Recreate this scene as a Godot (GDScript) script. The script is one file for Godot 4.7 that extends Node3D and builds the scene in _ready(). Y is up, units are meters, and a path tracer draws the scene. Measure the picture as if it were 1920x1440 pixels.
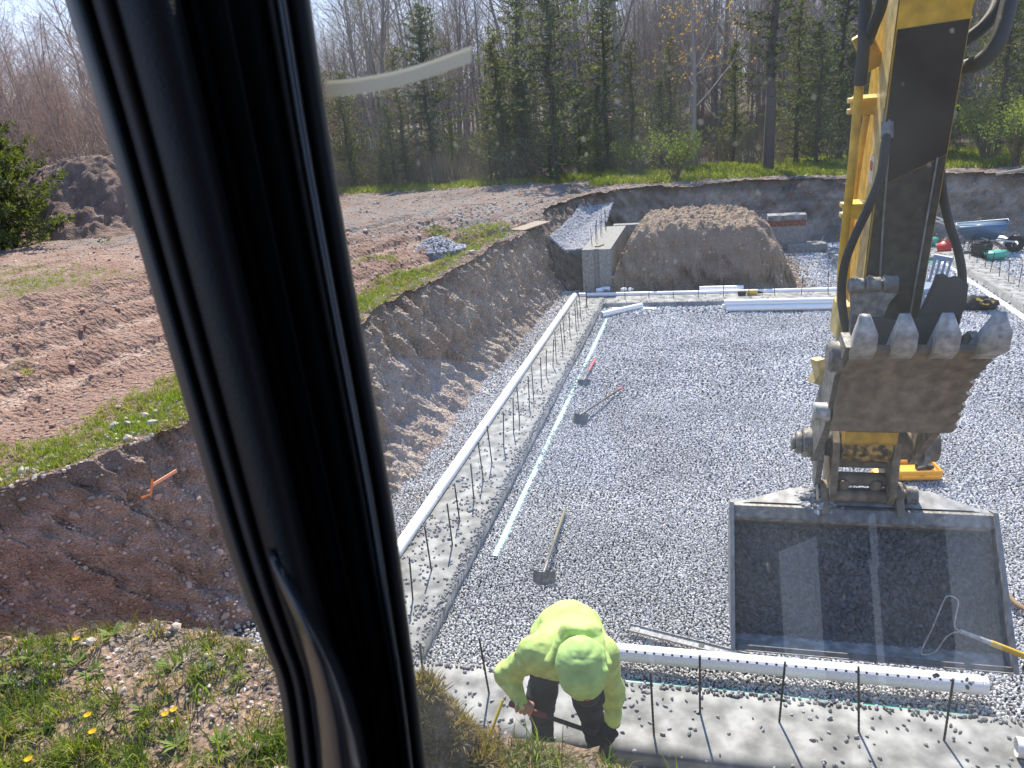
extends Node3D

# ---------------------------------------------------------------- camera maths
const EYE := Vector3(0.0, 3.6, 0.0)
const FOCAL := 1433.0
var view := Basis()
var rng := RandomNumberGenerator.new()
var n_soft := FastNoiseLite.new()
var n_mid := FastNoiseLite.new()
var n_fine := FastNoiseLite.new()
var n_ridge := FastNoiseLite.new()
var n_cell := FastNoiseLite.new()
var mats := {}
var texs := {}
var names := {}

func ray(px: float, py: float) -> Vector3:
	return (view * Vector3(px - 960.0, 720.0 - py, -FOCAL)).normalized()
func on_x(px: float, py: float, x: float) -> Vector3:
	var d := ray(px, py)
	return EYE + d * ((x - EYE.x) / d.x)
func on_y(px: float, py: float, y: float) -> Vector3:
	var d := ray(px, py)
	return EYE + d * ((y - EYE.y) / d.y)
func on_z(px: float, py: float, z: float) -> Vector3:
	var d := ray(px, py)
	return EYE + d * ((z - EYE.z) / d.z)
func at_depth(px: float, py: float, depth: float) -> Vector3:
	return EYE + view * Vector3((px - 960.0) / FOCAL * depth, (720.0 - py) / FOCAL * depth, -depth)

# ---------------------------------------------------------------- scene tree helpers
func numbered(called: String) -> String:
	if not names.has(called):
		names[called] = 0
		return called
	names[called] += 1
	return "%s_%03d" % [called, names[called]]

func tag(o: Node, label := "", category := "", group := "", kind := "") -> Node:
	if label != "": o.set_meta("label", label)
	if category != "": o.set_meta("category", category)
	if group != "": o.set_meta("group", group)
	if kind != "": o.set_meta("kind", kind)
	return o

func thing(called: String, label: String, category: String, at := Vector3.ZERO, group := "") -> Node3D:
	var o := Node3D.new()
	o.name = numbered(called)
	o.position = at
	add_child(o)
	tag(o, label, category, group)
	return o

func obj(called: String, mesh: Mesh, m: Material, parent: Node = self) -> MeshInstance3D:
	var o := MeshInstance3D.new()
	o.name = numbered(called) if parent == self else called
	o.mesh = mesh
	o.material_override = m
	parent.add_child(o, true)
	return o

func copy_of(o: Node3D, at: Vector3, turn := 0.0, grow := 1.0, label := "", group := "") -> Node3D:
	var c: Node3D = o.duplicate()
	c.name = numbered(String(o.get_meta("kin", o.name)))
	add_child(c)
	c.position = at
	c.rotation = Vector3(0, turn, 0)
	c.scale = Vector3.ONE * grow
	if label != "": c.set_meta("label", label)
	if group != "": c.set_meta("group", group)
	return c

func many(called: String, mesh: Mesh, m: Material, where: Array, tints := PackedColorArray(), parent: Node = self) -> MultiMeshInstance3D:
	var mm := MultiMesh.new()
	mm.transform_format = MultiMesh.TRANSFORM_3D
	mm.use_colors = tints.size() > 0
	mm.mesh = mesh
	mm.instance_count = where.size()
	for i in where.size():
		mm.set_instance_transform(i, where[i])
		if tints.size() > 0: mm.set_instance_color(i, tints[i])
	var o := MultiMeshInstance3D.new()
	o.name = numbered(called) if parent == self else called
	o.multimesh = mm
	o.material_override = m
	parent.add_child(o, true)
	return o

# ---------------------------------------------------------------- textures and materials
func grey_texture(key: String, size: int, freq: float, octaves: int, low: float, high: float, seed_: int, contrast := 1.0, kind := FastNoiseLite.TYPE_SIMPLEX_SMOOTH) -> ImageTexture:
	if texs.has(key): return texs[key]
	var n := FastNoiseLite.new()
	n.noise_type = kind
	n.frequency = freq
	n.fractal_octaves = octaves
	n.seed = seed_
	var src := n.get_seamless_image(size, size)
	var img := Image.create(size, size, false, Image.FORMAT_RGB8)
	for y in size:
		for x in size:
			var v := clampf((src.get_pixel(x, y).r - 0.5) * contrast + 0.5, 0.0, 1.0)
			v = lerpf(low, high, v)
			img.set_pixel(x, y, Color(v, v, v))
	var t := ImageTexture.create_from_image(img)
	texs[key] = t
	return t

func lin(r: float, g: float, b: float) -> Color:
	return Color(r, g, b).linear_to_srgb()

# colours are linear base colours; tex: texture tinting it, per_m: repeats per metre, relief in cm
func mat(key: String, c: Color, rough := 0.8, metal := 0.0, tex: Texture2D = null, per_m := 1.0, relief := 0.0, relief_tex: Texture2D = null, vcol := false) -> StandardMaterial3D:
	if mats.has(key): return mats[key]
	var m := StandardMaterial3D.new()
	m.resource_name = key
	m.albedo_color = c.linear_to_srgb()
	m.roughness = rough
	m.metallic = metal
	m.vertex_color_use_as_albedo = vcol
	if tex or relief_tex:
		m.uv1_triplanar = true
		m.uv1_world_triplanar = true
		m.uv1_scale = Vector3.ONE * per_m
		if tex: m.albedo_texture = tex
		if relief_tex:
			m.heightmap_enabled = true
			m.heightmap_texture = relief_tex
			m.heightmap_scale = relief
	mats[key] = m
	return m

# ---------------------------------------------------------------- small mesh builder
class Shape:
	var st := SurfaceTool.new()
	func _init() -> void:
		st.begin(Mesh.PRIMITIVE_TRIANGLES)
	func tri(a: Vector3, b: Vector3, c: Vector3) -> void:
		st.add_vertex(a); st.add_vertex(b); st.add_vertex(c)
	func flat() -> void:
		st.set_smooth_group(0xFFFFFFFF)
	func smooth(g := 1) -> void:
		st.set_smooth_group(g)
	func quad(a: Vector3, b: Vector3, c: Vector3, d: Vector3) -> void:
		tri(a, b, c); tri(a, c, d)
	# a box with chamfered edges
	func box(at: Vector3, size: Vector3, turn := Basis(), bevel := 0.0) -> void:
		flat()
		var h := size * 0.5
		var e := minf(bevel, minf(h.x, minf(h.y, h.z)) * 0.9)
		if e <= 0.0:
			var p := []
			for i in 8:
				p.append(at + turn * Vector3(h.x if i & 1 else -h.x, h.y if i & 2 else -h.y, h.z if i & 4 else -h.z))
			quad(p[4], p[6], p[7], p[5]); quad(p[1], p[3], p[2], p[0]); quad(p[0], p[2], p[6], p[4])
			quad(p[5], p[7], p[3], p[1]); quad(p[6], p[2], p[3], p[7]); quad(p[0], p[4], p[5], p[1])
			return
		var pts := PackedVector3Array()
		for i in 8:
			var s := Vector3(1 if i & 1 else -1, 1 if i & 2 else -1, 1 if i & 4 else -1)
			pts.append(at + turn * (s * Vector3(h.x, h.y - e, h.z - e)))
			pts.append(at + turn * (s * Vector3(h.x - e, h.y, h.z - e)))
			pts.append(at + turn * (s * Vector3(h.x - e, h.y - e, h.z)))
		hull(pts, at)
	# convex hull of a few points (brute force, small counts)
	func hull(p: PackedVector3Array, mid: Vector3) -> void:
		var n := p.size()
		var done := {}
		for i in n:
			for j in range(i + 1, n):
				for k in range(j + 1, n):
					var nn := (p[j] - p[i]).cross(p[k] - p[i])
					if nn.length() < 1e-10: continue
					nn = nn.normalized()
					var d := nn.dot(p[i])
					var up := false
					var dn := false
					for l in n:
						var v := nn.dot(p[l]) - d
						if v > 1e-5: up = true
						elif v < -1e-5: dn = true
						if up and dn: break
					if up and dn: continue
					if nn.dot(mid) > d: nn = -nn; d = -d
					var key := "%d,%d,%d,%d" % [roundi(nn.x * 500), roundi(nn.y * 500), roundi(nn.z * 500), roundi(d * 5000)]
					if done.has(key): continue
					done[key] = true
					var ring := []
					var c := Vector3.ZERO
					for l in n:
						if absf(nn.dot(p[l]) - d) < 2e-5:
							ring.append(p[l]); c += p[l]
					c /= ring.size()
					var u: Vector3 = (ring[0] - c).normalized()
					var w := nn.cross(u)
					ring.sort_custom(func(a, b): return atan2((a - c).dot(w), (a - c).dot(u)) > atan2((b - c).dot(w), (b - c).dot(u)))
					for l in range(1, ring.size() - 1): tri(ring[0], ring[l], ring[l + 1])
	# tube through points with a radius at each
	func tube(pts: Array, radii: Array, sides := 8, caps := true, twist := 0.0) -> void:
		var n := pts.size()
		var rings := []
		var side := Vector3.ZERO
		for i in n:
			var t: Vector3
			if i == 0: t = pts[1] - pts[0]
			elif i == n - 1: t = pts[n - 1] - pts[n - 2]
			else: t = (pts[i + 1] - pts[i]).normalized() + (pts[i] - pts[i - 1]).normalized()
			t = t.normalized()
			if side == Vector3.ZERO:
				side = t.cross(Vector3.UP if absf(t.y) < 0.9 else Vector3.RIGHT).normalized()
			side = (side - t * side.dot(t)).normalized()
			var up := t.cross(side)
			var ring := []
			for k in sides:
				var a := TAU * k / sides + twist
				ring.append(pts[i] + (side * cos(a) + up * sin(a)) * float(radii[i] if radii.size() > 1 else radii[0]))
			rings.append(ring)
		smooth()
		for i in n - 1:
			for k in sides:
				var k2 := (k + 1) % sides
				quad(rings[i][k], rings[i + 1][k], rings[i + 1][k2], rings[i][k2])
		if caps:
			flat()
			for k in range(1, sides - 1):
				tri(rings[0][0], rings[0][k], rings[0][k + 1])
				tri(rings[n - 1][0], rings[n - 1][k + 1], rings[n - 1][k])
	# hollow pipe
	func pipe(a: Vector3, b: Vector3, r: float, wall := 0.006, sides := 20) -> void:
		tube([a, b], [r], sides, false)
		tube([b, a], [r - wall], sides, false)
		flat()
		var t := (b - a).normalized()
		var s := t.cross(Vector3.UP if absf(t.y) < 0.9 else Vector3.RIGHT).normalized()
		var u := t.cross(s)
		for k in sides:
			var d1 := s * cos(TAU * k / sides) + u * sin(TAU * k / sides)
			var d2 := s * cos(TAU * (k + 1) / sides) + u * sin(TAU * (k + 1) / sides)
			quad(a + d1 * r, a + d2 * r, a + d2 * (r - wall), a + d1 * (r - wall))
			quad(b + d1 * r, b + d1 * (r - wall), b + d2 * (r - wall), b + d2 * r)
	# profile of [radius, height] turned round an axis
	func lathe(profile: Array, at: Vector3, turn := Basis(), sides := 16) -> void:
		for i in profile.size() - 1:
			smooth(i + 2)
			var p: Vector2 = profile[i]
			var q: Vector2 = profile[i + 1]
			for k in sides:
				var a := TAU * k / sides
				var b := TAU * (k + 1) / sides
				var da := Vector3(cos(a), 0, sin(a))
				var db := Vector3(cos(b), 0, sin(b))
				var v := func(dd: Vector3, s: Vector2) -> Vector3: return at + turn * (dd * s.x + Vector3(0, s.y, 0))
				if p.x < 1e-5: tri(v.call(da, p), v.call(da, q), v.call(db, q))
				elif q.x < 1e-5: tri(v.call(da, p), v.call(da, q), v.call(db, p))
				else: quad(v.call(da, p), v.call(da, q), v.call(db, q), v.call(db, p))
	# closed outline (Vector2, in a plane) given thickness; o + x*u + y*v, thickness along w centred
	func slab(outline: PackedVector2Array, o: Vector3, u: Vector3, v: Vector3, w: Vector3, thick: float) -> void:
		flat()
		var ids := Geometry2D.triangulate_polygon(outline)
		var f := func(i: int, s: float) -> Vector3: return o + u * outline[i].x + v * outline[i].y + w * (thick * s)
		for i in range(0, ids.size(), 3):
			var a := ids[i]; var b := ids[i + 1]; var c := ids[i + 2]
			var ccw := (outline[b] - outline[a]).cross(outline[c] - outline[a]) > 0.0
			if u.cross(v).dot(w) < 0.0: ccw = not ccw
			if ccw:
				tri(f.call(a, 0.5), f.call(c, 0.5), f.call(b, 0.5)); tri(f.call(a, -0.5), f.call(b, -0.5), f.call(c, -0.5))
			else:
				tri(f.call(a, 0.5), f.call(b, 0.5), f.call(c, 0.5)); tri(f.call(a, -0.5), f.call(c, -0.5), f.call(b, -0.5))
		var area := 0.0
		var n := outline.size()
		for i in n: area += outline[i].cross(outline[(i + 1) % n])
		var turn_ := area > 0.0
		if u.cross(v).dot(w) < 0.0: turn_ = not turn_
		for i in n:
			var j := (i + 1) % n
			if turn_: quad(f.call(i, -0.5), f.call(i, 0.5), f.call(j, 0.5), f.call(j, -0.5))
			else: quad(f.call(i, -0.5), f.call(j, -0.5), f.call(j, 0.5), f.call(i, 0.5))
	func done() -> ArrayMesh:
		st.generate_normals()
		return st.commit()

# grid of points (rows x cols) as a smooth sheet, with optional colours
func sheet(pts: PackedVector3Array, cols: int, colors := PackedColorArray(), keep := PackedByteArray(), flip := false) -> ArrayMesh:
	var rows := pts.size() / cols
	var nor := PackedVector3Array()
	nor.resize(pts.size())
	for r in rows:
		for c in cols:
			var a := pts[r * cols + mini(c + 1, cols - 1)] - pts[r * cols + maxi(c - 1, 0)]
			var b := pts[mini(r + 1, rows - 1) * cols + c] - pts[maxi(r - 1, 0) * cols + c]
			var n := b.cross(a).normalized()
			nor[r * cols + c] = -n if flip else n
	var idx := PackedInt32Array()
	for r in rows - 1:
		for c in cols - 1:
			var i := r * cols + c
			if keep.size() > 0 and not (keep[i] or keep[i + 1] or keep[i + cols] or keep[i + cols + 1]): continue
			if flip: idx.append_array([i, i + cols, i + 1, i + 1, i + cols, i + cols + 1])
			else: idx.append_array([i, i + 1, i + cols, i + 1, i + cols + 1, i + cols])
	var arr := []
	arr.resize(Mesh.ARRAY_MAX)
	arr[Mesh.ARRAY_VERTEX] = pts
	arr[Mesh.ARRAY_NORMAL] = nor
	if colors.size() > 0: arr[Mesh.ARRAY_COLOR] = colors
	arr[Mesh.ARRAY_INDEX] = idx
	var am := ArrayMesh.new()
	am.add_surface_from_arrays(Mesh.PRIMITIVE_TRIANGLES, arr)
	return am

func _ready() -> void:
	rng.seed = 20240
	for k in [[n_soft, 0.35, 3, 11], [n_mid, 1.6, 4, 12], [n_fine, 6.0, 3, 13], [n_ridge, 1.1, 4, 14], [n_cell, 2.2, 2, 15]]:
		k[0].frequency = k[1]; k[0].fractal_octaves = k[2]; k[0].seed = k[3]
	n_ridge.fractal_type = FastNoiseLite.FRACTAL_RIDGED
	n_cell.noise_type = FastNoiseLite.TYPE_CELLULAR
	# ---- camera (standing in the cab, tilted down 19 degrees and rolled a little)
	var ahead := Vector3(365, 525, -1433).normalized()
	var right := Vector3(5669, -31, 1433)
	right = (right - ahead * ahead.dot(right)).normalized()
	var back := -ahead
	var up := back.cross(right)
	view = Basis(right, up, back).transposed()
	var cam := Camera3D.new()
	cam.name = "camera"
	add_child(cam)
	var lens := CameraAttributesPhysical.new()
	lens.frustum_focal_length = 23.88
	lens.frustum_focus_distance = 7.0
	lens.exposure_aperture = 9.5
	cam.attributes = lens
	cam.fov = 53.35
	cam.near = 0.05
	cam.far = 400.0
	cam.transform = Transform3D(view, EYE)
	cam.current = true
	# ---- sky, sun, exposure
	var env := Environment.new()
	env.background_mode = Environment.BG_SKY
	var sky := Sky.new()
	var ps := ProceduralSkyMaterial.new()
	ps.sky_top_color = Color(0.42, 0.56, 0.78)
	ps.sky_horizon_color = Color(0.88, 0.93, 0.99)
	ps.sky_curve = 0.16
	ps.ground_bottom_color = Color(0.22, 0.20, 0.17)
	ps.ground_horizon_color = Color(0.5, 0.5, 0.5)
	ps.sun_angle_max = 1.0
	sky.sky_material = ps
	env.sky = sky
	env.background_energy_multiplier = 1.0
	env.tonemap_mode = Environment.TONE_MAPPER_LINEAR
	env.tonemap_exposure = 2.0
	env.sdfgi_enabled = true
	env.ssao_enabled = true
	env.ssil_enabled = true
	var we := WorldEnvironment.new()
	we.name = "world_environment"
	we.environment = env
	add_child(we)
	var sun := DirectionalLight3D.new()
	sun.name = "sun"
	sun.light_energy = 1.6
	sun.light_color = Color(1.0, 0.965, 0.90)
	sun.light_angular_distance = 0.5
	sun.shadow_enabled = true
	add_child(sun)
	sun.look_at_from_position(Vector3(-0.18, 1.0, -0.80) * 50.0, Vector3.ZERO)
	# ---- the place
	make_materials()
	make_ground()
	print("ground ", Time.get_ticks_msec())
	make_pit()
	print("pit ", Time.get_ticks_msec())
	make_woods()
	print("woods ", Time.get_ticks_msec())
	make_concrete()
	make_gravel()
	print("gravel ", Time.get_ticks_msec())
	make_excavator()
	print("excavator ", Time.get_ticks_msec())
	make_worker()
	print("worker ", Time.get_ticks_msec())
	make_site_things()
	make_plants()
	print("plants ", Time.get_ticks_msec())

func make_materials() -> void:
	var grain := grey_texture("grain", 512, 0.09, 4, 0.62, 1.0, 3, 1.5)
	var lumps := grey_texture("lumps", 512, 0.03, 5, 0.0, 1.0, 4, 1.4)
	var blotch := grey_texture("blotch", 512, 0.016, 6, 0.68, 1.0, 5, 1.6)
	mat("dirt", Color(1, 1, 1), 0.95, 0.0, grain, 0.9, 4.0, lumps, true)
	mat("bank", Color(1, 1, 1), 0.95, 0.0, grain, 1.3, 3.5, lumps, true)
	mat("stone", Color(1, 1, 1), 0.85, 0.0, null, 1.0, 0.0, null, true)
	mat("gravel_bed", Color(0.46, 0.46, 0.475), 0.95, 0.0, grey_texture("pebbles", 512, 0.05, 2, 0.25, 1.0, 8, 1.6, FastNoiseLite.TYPE_CELLULAR), 1.5, 3.0, grey_texture("pebbles", 512, 0.05, 2, 0.25, 1.0, 8))
	mat("concrete", Color(0.335, 0.337, 0.328), 0.9, 0.0, blotch, 0.5, 0.15, lumps)
	mat("old_concrete", Color(0.31, 0.305, 0.285), 0.92, 0.0, grey_texture("dust", 512, 0.02, 5, 0.75, 1.0, 21, 1.2), 1.3, 0.1, lumps)
	mat("pvc", Color(0.80, 0.80, 0.80), 0.35)
	mat("pvc_green", Color(0.06, 0.36, 0.27), 0.4)
	mat("pvc_pale", Color(0.45, 0.68, 0.61), 0.4)
	mat("vial_cover", Color(0.10, 0.10, 0.09), 0.4)
	mat("rebar", Color(0.085, 0.075, 0.068), 0.75, 0.3, grain, 6.0)
	mat("yellow_paint", Color(0.80, 0.50, 0.05), 0.38, 0.0, grey_texture("dust", 512, 0.02, 5, 0.75, 1.0, 21, 1.2), 1.2)
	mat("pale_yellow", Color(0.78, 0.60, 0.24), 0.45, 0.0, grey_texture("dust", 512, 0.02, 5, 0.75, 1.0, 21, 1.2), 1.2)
	mat("black_decal", Color(0.012, 0.012, 0.014), 0.35)
	mat("brown_paint", Color(0.075, 0.064, 0.044), 0.8, 0.0, blotch, 2.0)  # dark olive brown of the lower stick face
	mat("steel", Color(0.26, 0.245, 0.225), 0.55, 0.35, blotch, 2.5, 0.15, lumps)
	mat("bright_steel", Color(0.52, 0.51, 0.49), 0.5, 0.15, blotch, 3.0)
	mat("muddy_steel", Color(0.28, 0.228, 0.172), 0.8, 0.1, blotch, 1.6, 0.15, lumps)
	mat("grey_paint", Color(0.33, 0.33, 0.33), 0.6, 0.1, blotch, 1.5)
	mat("bucket_inside", Color(0.16, 0.155, 0.15), 0.7, 0.2, blotch, 2.0)
	mat("rubber", Color(0.018, 0.018, 0.018), 0.6)
	mat("cab_plastic", Color(0.011, 0.011, 0.012), 0.6, 0.0, grain, 14.0, 0.05, lumps)
	mats.cab_plastic.metallic_specular = 0.25
	mat("cab_trim", Color(0.030, 0.026, 0.024), 0.5, 0.0, grain, 14.0, 0.05, lumps)
	mats.cab_trim.metallic_specular = 0.3
	mat("wood", Color(0.36, 0.25, 0.14), 0.8, 0.0, grain, 4.0)
	mat("bark", Color(0.13, 0.11, 0.095), 0.95)
	mat("leaf", Color(1, 1, 1), 0.75, 0.0, null, 1.0, 0.0, null, true)
	mats["leaf"].backlight_enabled = true
	mats["leaf"].backlight = Color(1.0, 1.0, 0.6)
	mat("twig", Color(1, 1, 1), 0.95, 0.0, null, 1.0, 0.0, null, true)

# ---------------------------------------------------------------- terrain
const RIM := [[14.0, -1.7], [3.0, -1.8], [0.1, -1.93], [-0.7, -2.02], [-1.3, -2.16], [-1.9, -2.38], [-2.6, -2.52], [-3.1, -2.25], [-4.2, -2.1], [-5.6, -2.3], [-5.9, -3.1], [-4.6, -3.75], [-3.98, -4.7], [-3.9, -6.5], [-3.95, -8.7], [-3.8, -11.0], [-3.6, -14.0], [-3.5, -16.6], [-3.8, -18.4], [-3.4, -20.6], [-2.4, -22.2], [0.0, -22.5], [4.0, -21.9], [7.6, -21.0], [9.4, -20.2], [12.0, -18.6], [16.0, -16.0], [16.0, -6.0]]
const TOE := [[14.0, -2.5], [3.0, -2.5], [0.1, -2.45], [-0.7, -2.55], [-1.3, -2.7], [-1.9, -2.9], [-2.5, -3.0], [-3.0, -2.85], [-4.0, -2.75], [-4.9, -2.8], [-4.9, -3.0], [-3.95, -3.95], [-3.35, -4.8], [-3.12, -6.7], [-3.1, -8.7], [-3.08, -11.0], [-3.02, -14.0], [-2.95, -16.3], [-2.9, -18.0], [-2.6, -20.0], [-2.0, -20.8], [0.0, -21.2], [4.0, -20.7], [7.0, -19.9], [8.8, -19.3], [11.0, -17.8], [15.0, -15.6], [15.0, -6.0]]
var rim_poly := PackedVector2Array()
var bank_lumps := []
var bank_tints := PackedColorArray()

func gh(x: float, z: float) -> float:
	var h := 1.52 + 0.09 * n_soft.get_noise_2d(x, z)
	var r := sqrt(x * x + z * z)
	# far ground rises into the wooded hill
	var far := maxf(0.0, -z - 30.0)
	h += far * 0.055 + maxf(0.0, -x - 24.0) * 0.03 + maxf(0.0, x - 15.0) * 0.05
	if r < 45.0:
		h += (0.05 if x > -4.2 or z < -16.0 else 0.02) * n_mid.get_noise_2d(x * 0.8, z * 0.8) + 0.014 * n_fine.get_noise_2d(x, z)
	# tracks of the machine over the field beside the pit
	var t := (x + 6.0) * 0.96 + (z + 7.0) * 0.275
	var s := (x + 6.0) * 0.275 - (z + 7.0) * 0.96
	if t > -5.5 and t < 1.6 and s > -8.0 and s < 14.0:
		var w := smoothstep(-8.0, -5.0, s) * (1.0 - smoothstep(9.0, 14.0, s))
		for c in [-4.1, -2.75, -1.35, 0.05]:
			var d := absf(t - c - 0.08 * n_soft.get_noise_1d(s * 2.0))
			var flat_ := 1.0 - smoothstep(0.30, 0.42, d)
			h += w * flat_ * (-0.10 + 0.026 * sin(s * TAU / 0.23) * (0.6 + 0.4 * n_mid.get_noise_2d(s, c)))
			var berm := exp(-pow((d - 0.56) / 0.12, 2.0))
			h += w * berm * (0.045 + 0.10 * maxf(0.0, n_mid.get_noise_2d(x * 1.7, z * 1.7) + 0.2) + 0.03 * n_fine.get_noise_2d(x * 1.6, z * 1.6))
	elif z < -12.0 and z > -27.0:
		h += 0.05 * maxf(0.0, n_mid.get_noise_2d(x * 1.8, z * 2.6)) + 0.022 * sin((z + 0.25 * x) * TAU / 0.42 + 2.0 * n_soft.get_noise_2d(x, z)) * smoothstep(-0.15, 0.25, n_soft.get_noise_2d(x * 0.6 + 5.0, z * 0.6))
	# lip of loose soil on the near edge
	if z > -2.8 and z < -0.6 and x > -3.4 and x < 4.0:
		h += 0.07 * maxf(0.0, n_mid.get_noise_2d(x * 2.0, z * 2.0)) + 0.025 * n_fine.get_noise_2d(x * 1.4, z * 1.4)
		h += 0.05 * exp(-pow((z + 1.95) / 0.22, 2.0)) * smoothstep(-1.2, -0.5, x)
	return h

func grass_at(x: float, z: float) -> float:
	var n := n_mid.get_noise_2d(x * 0.7 + 31.0, z * 0.7)
	var g := 0.0
	# strip along the rim beside the pit
	if z < -2.9 and z > -15.0:
		var rx := -4.0 if z < -4.6 else -4.0 - (z + 4.6) * 0.95
		var d := rx - x
		var wide := 1.05 if z > -9.0 else 0.55
		g = maxf(g, (smoothstep(-0.25, 0.0, d) * (1.0 - smoothstep(wide * 0.6, wide * 1.1, d))) * (0.85 + n))
	if z > -2.9 and z < 1.0:
		g = maxf(g, 0.48 + 0.9 * n + 0.35 * n_mid.get_noise_2d(x * 2.0, z * 2.0 + 9.0))
	for p in [[-11.6, -10.8, 1.9, 1.5], [-7.4, -6.0, 0.7, 0.5], [-6.1, -12.0, 0.9, 0.6], [-15.0, -12.0, 2.5, 1.5], [-4.6, -15.2, 0.9, 1.2]]:
		var q := Vector2((x - p[0]) / p[2], (z - p[1]) / p[3]).length()
		g = maxf(g, (1.15 - q) * 0.9 + 0.5 * n)
	if z < -22.6 and z > -31.0 and x > -3.5:
		var edge := 23.0 - x * 0.17
		g = maxf(g, smoothstep(edge, edge + 0.7, -z) * (1.0 - smoothstep(27.5, 30.0, -z)) * (0.95 + 0.6 * n))
	if z < -24.5 and z > -28.5 and x > -16.0 and x <= -3.5:
		g = maxf(g, (1.0 - absf(z + 27.0) / 1.4) * 1.2 + n * 0.8)
	return clampf(g, 0.0, 1.0)

func soil_colour(x: float, z: float) -> Color:
	var n := n_soft.get_noise_2d(x * 1.3, z * 1.3)
	var m := n_mid.get_noise_2d(x * 1.1 + 7.0, z * 1.1)
	var red := Color(0.30, 0.168, 0.118)
	var tan_ := Color(0.47, 0.325, 0.245)
	var grey := Color(0.30, 0.275, 0.255)
	var c := red.lerp(tan_, clampf(0.45 + m * 0.9 + n * 0.5, 0.0, 1.0))
	var t := (x + 6.0) * 0.96 + (z + 7.0) * 0.275
	if z > -20.0 and z < -2.0 and t > -5.5 and t < 1.6:
		# pressed strips of dry soil between moist turned-up berms
		var d := 1.0
		for k in [-4.1, -2.75, -1.35, 0.05]: d = minf(d, absf(t - k))
		c = c.lerp(Color(0.50, 0.345, 0.26) if d < 0.34 else Color(0.27, 0.15, 0.105), 0.55 * clampf(0.8 + m, 0.0, 1.0))
	var rubble := smoothstep(-13.0, -16.5, z) * smoothstep(-18.0, -8.0, x)
	if x < -7.0: rubble = maxf(rubble, smoothstep(-14.5, -16.5, z) * (1.0 - smoothstep(-19.5, -21.0, z)))
	c = c.lerp(grey, clampf(rubble * (0.55 + m), 0.0, 0.9))
	var litter := smoothstep(-27.5, -31.0, z) + smoothstep(-20.0, -23.0, x)
	c = c.lerp(Color(0.17, 0.135, 0.10), clampf(litter, 0.0, 1.0))
	if z > -2.9: c = c.lerp(Color(0.33, 0.235, 0.165), 0.5)
	return c

func spread(from: float, to: float, breaks: Array) -> PackedFloat32Array:
	# coordinates whose spacing follows [limit, step] pairs
	var out := PackedFloat32Array()
	var v := from
	while v < to:
		out.append(v)
		var step := 1.0
		for b in breaks:
			if v < b[0]:
				step = b[1]; break
		v += step
	out.append(to)
	return out

func make_ground() -> void:
	for p in RIM: rim_poly.append(Vector2(p[0], p[1]))
	var xs := spread(-130.0, 110.0, [[-40.0, 6.0], [-22.0, 0.9], [-14.0, 0.16], [-9.5, 0.075], [0.6, 0.045], [4.0, 0.14], [18.0, 0.3], [40.0, 2.0], [200.0, 6.0]])
	var zs := spread(-150.0, 6.0, [[-60.0, 5.0], [-34.0, 1.2], [-26.0, 0.16], [-14.0, 0.09], [-10.0, 0.06], [0.3, 0.045], [10.0, 0.7]])
	var cols := xs.size()
	var pts := PackedVector3Array()
	var col := PackedColorArray()
	var keep := PackedByteArray()
	for z in zs:
		for x in xs:
			pts.append(Vector3(x, gh(x, z), z))
			keep.append(0 if Geometry2D.is_point_in_polygon(Vector2(x, z), rim_poly) else 1)
			var c := soil_colour(x, z)
			c = c.lerp(Color(0.11, 0.115, 0.04), grass_at(x, z) * 0.55)
			col.append(c)
	print("ground verts ", pts.size())
	tag(obj("ground", sheet(pts, cols, col, keep), mats.dirt), "", "", "", "structure")

func resampled(list: Array, from: int, to: int, count: int) -> PackedVector2Array:
	# evenly spaced in index space (the same for rim and toe, so they stay matched)
	var out := PackedVector2Array()
	for i in count:
		var f := lerpf(from, to, float(i) / (count - 1))
		var k := clampi(int(f), 0, list.size() - 2)
		var u := f - k
		var a := Vector2(list[k][0], list[k][1])
		var b := Vector2(list[k + 1][0], list[k + 1][1])
		var p0 := a if k == 0 else Vector2(list[k - 1][0], list[k - 1][1])
		var p3 := b if k + 2 >= list.size() else Vector2(list[k + 2][0], list[k + 2][1])
		out.append(a.cubic_interpolate(b, p0, p3, u))
	return out

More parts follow.
